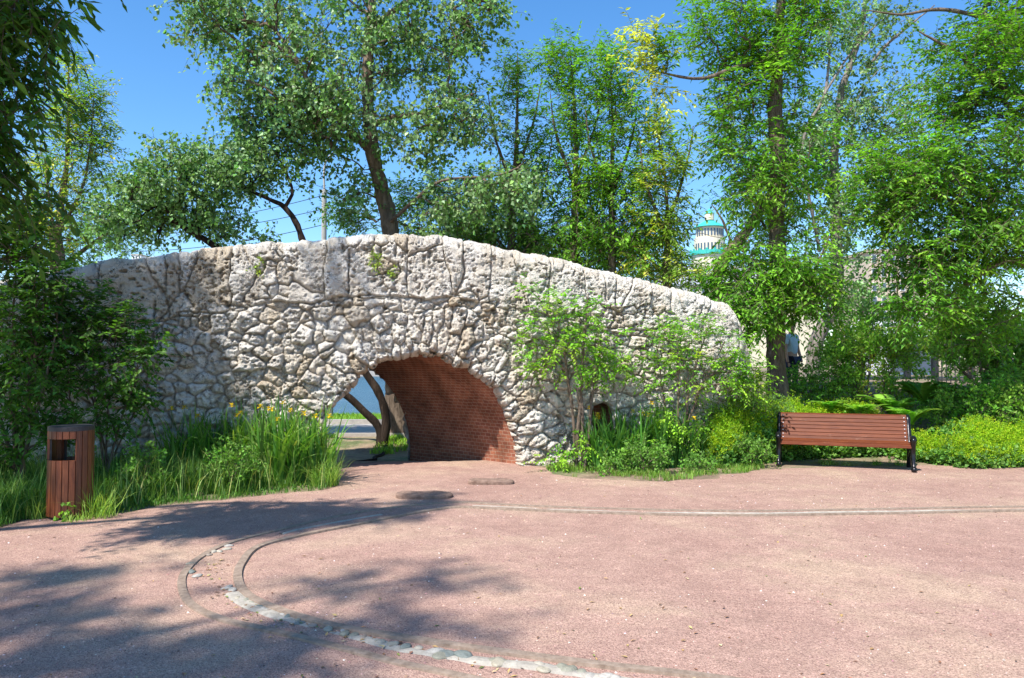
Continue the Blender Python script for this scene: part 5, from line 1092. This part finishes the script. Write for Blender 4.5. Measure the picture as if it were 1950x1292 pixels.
for z_ in (zb_+.12, zt_-.08): a.box(((x0_+x1_)/2, D, z_), (x1_-x0_, .035, .04))
a.build('rail', M_dark, root, o_)
for x_ in np.arange(x0_, x1_, 2.2): a = Acc(); a.box((x_, D+.03, (zt_+zb_)/2+.06), (.07, .07, zt_-zb_+.2)); a.build('fence_post', M_dark, root, o_)

# far bank trees: one distant mass
rng = np.random.default_rng(66); acc = Acc(); n = 2600; x = rng.uniform(-330, 420, n); hh = 7+6*fbm(x*.03, x*0, 4, 4)
C = np.stack([x, 236+8*rng.random(n), 1+hh*rng.random(n)], 1); clumps(acc, None, C, dict(T=4, K=5, tl=2.2, L=1.1, W=.9, kind='fuzz', cols=[(.04, .09, .03), (.06, .11, .04)], w=[1, 1], sig=.8, out=0), rng)
tag(acc.build('distant_wood', M_leaf), 'low band of distant trees on the far river bank', 'wood', kind='stuff')
a = Acc(); a.box((40, 231, -.4), (1500, 3, 3.2)); tag(a.build('embankment', M_kerb), kind='structure')
# greenery behind the right hand shrubs
rng = np.random.default_rng(67)
for k, (px, d, lab) in enumerate([(1640, 27., 'rounded green tree far behind the olive bush, left of the dishes'), (1850, 26., 'dense green tree behind the railing at the right edge')]):
    C = blob_pts([(px, 600, d, 90, 60, 1.6, 110), (px-40, 660, d, 60, 40, 1.2, 40)], rng)
    make_tree('background_tree', lab, 'tree', [[S4(gp(px, 800, d), .15), S4(at(px, 640, d), .1), S4(at(px, 560, d), .04)]], C, dict(BU, L=.13, W=.09, tl=.5, sig=.2, T=4, K=7, cols=[(.08, .16, .03), (.1, .19, .04)], w=[1, 1]), M_bark, M_leaf, 70+k, 'trees behind the right hand shrubs')

# ------------------------------------------------------------------ person behind the tall tree
q = at(1507, 640, 17.8); zf = float(gz(q[0], 17.8))
zf = at(1507, 697, 17.8)[2]; zf = float(gz(q[0], 17.8)) if abs(zf-float(gz(q[0], 17.8))) < .5 else zf
def skin(name, verts, edges, radii, mat, parent, lv=2):
    me = bpy.data.meshes.new(name); me.from_pydata([Vector(v) for v in verts], edges, []); o = bpy.data.objects.new(name, me); COL.objects.link(o); o.parent = parent
    o.modifiers.new('s', 'SKIN'); sv = me.skin_vertices[0].data if me.skin_vertices else None
    if sv is None:
        bm = bmesh.new(); bm.from_mesh(me); bm.verts.layers.skin.verify(); bm.to_mesh(me); bm.free(); sv = me.skin_vertices[0].data
    for i, r_ in enumerate(radii):
        sv[i].radius = (r_, r_) if np.ndim(r_) == 0 else r_
    sv[0].use_root = True; ss_ = o.modifiers.new('d', 'SUBSURF'); ss_.levels = lv; ss_.render_levels = lv; me.materials.append(mat); return o
per = empty('person', (q[0], 17.8, float(gz(q[0], 17.8))), 'person in a light blue shirt and navy trousers standing behind the tall straight trunk', 'person', rz=R(35))
bv = [(0, 0, .95), (0, 0, 1.12), (0, 0, 1.35), (0, .01, 1.46), (0, -.01, 1.54), (0, -.015, 1.62), (0, -.01, 1.70),
      (.17, 0, 1.4), (.24, .0, 1.13), (.25, -.08, .88), (.25, -.1, .8), (-.17, 0, 1.4), (-.24, 0, 1.13), (-.25, -.06, .88), (-.25, -.08, .8),
      (.1, 0, .86), (.11, -.02, .5), (.11, .02, .09), (.11, -.12, .04), (-.1, 0, .86), (-.11, .02, .5), (-.11, .05, .09), (-.11, -.09, .04)]
be = [(0, 1), (1, 2), (2, 3), (3, 4), (4, 5), (5, 6), (2, 7), (7, 8), (8, 9), (9, 10), (2, 11), (11, 12), (12, 13), (13, 14), (0, 15), (15, 16), (16, 17), (17, 18), (0, 19), (19, 20), (20, 21), (21, 22)]
brd = [(.15, .11), (.13, .1), (.16, .1), .06, .06, .085, .075, .06, .043, .032, .03, .06, .043, .032, .03, .085, .058, .04, .035, .085, .058, .04, .035]
skin('body', bv, be, brd, M_skin, per)
skin('shirt', bv[:4]+[bv[7], (.225, 0, 1.2), bv[11], (-.225, 0, 1.2)], [(0, 1), (1, 2), (2, 3), (2, 4), (4, 5), (2, 6), (6, 7)], [(.175, .13), (.155, .12), (.18, .12), .06, .078, .065, .078, .065], M_shirt, per)
skin('trousers', [(0, 0, .93), bv[15], bv[16], (.11, .02, .13), bv[19], bv[20], (-.11, .05, .13)], [(0, 1), (1, 2), (2, 3), (0, 4), (4, 5), (5, 6)], [(.17, .125), .1, .075, .06, .1, .075, .06], M_navy, per)
a = Acc(); V2, F2 = ball((0, .01, 1.675), .1, (.88, 1.05, 1.0), 16, 10); V2[:, 1] = np.where(V2[:, 2] < 1.66, np.maximum(V2[:, 1], .01), V2[:, 1]); a.add(V2, F2); a.build('hair', M_hair, per, None, True)
for sx in (-1, 1):
    for k in range(5):
        skin('finger', [(sx*.25+(k-2)*.014, -.1+.0, .79), (sx*.25+(k-2)*.016, -.11, .74-.01*(2-abs(k-2))), (sx*.25+(k-2)*.016, -.1, .7+.02*(k in (0, 4)))], [(0, 1), (1, 2)], [.009, .008, .007], M_skin, per, 1)
print('objects', len(bpy.data.objects), 'polys', sum(len(m.polygons) for m in bpy.data.meshes))
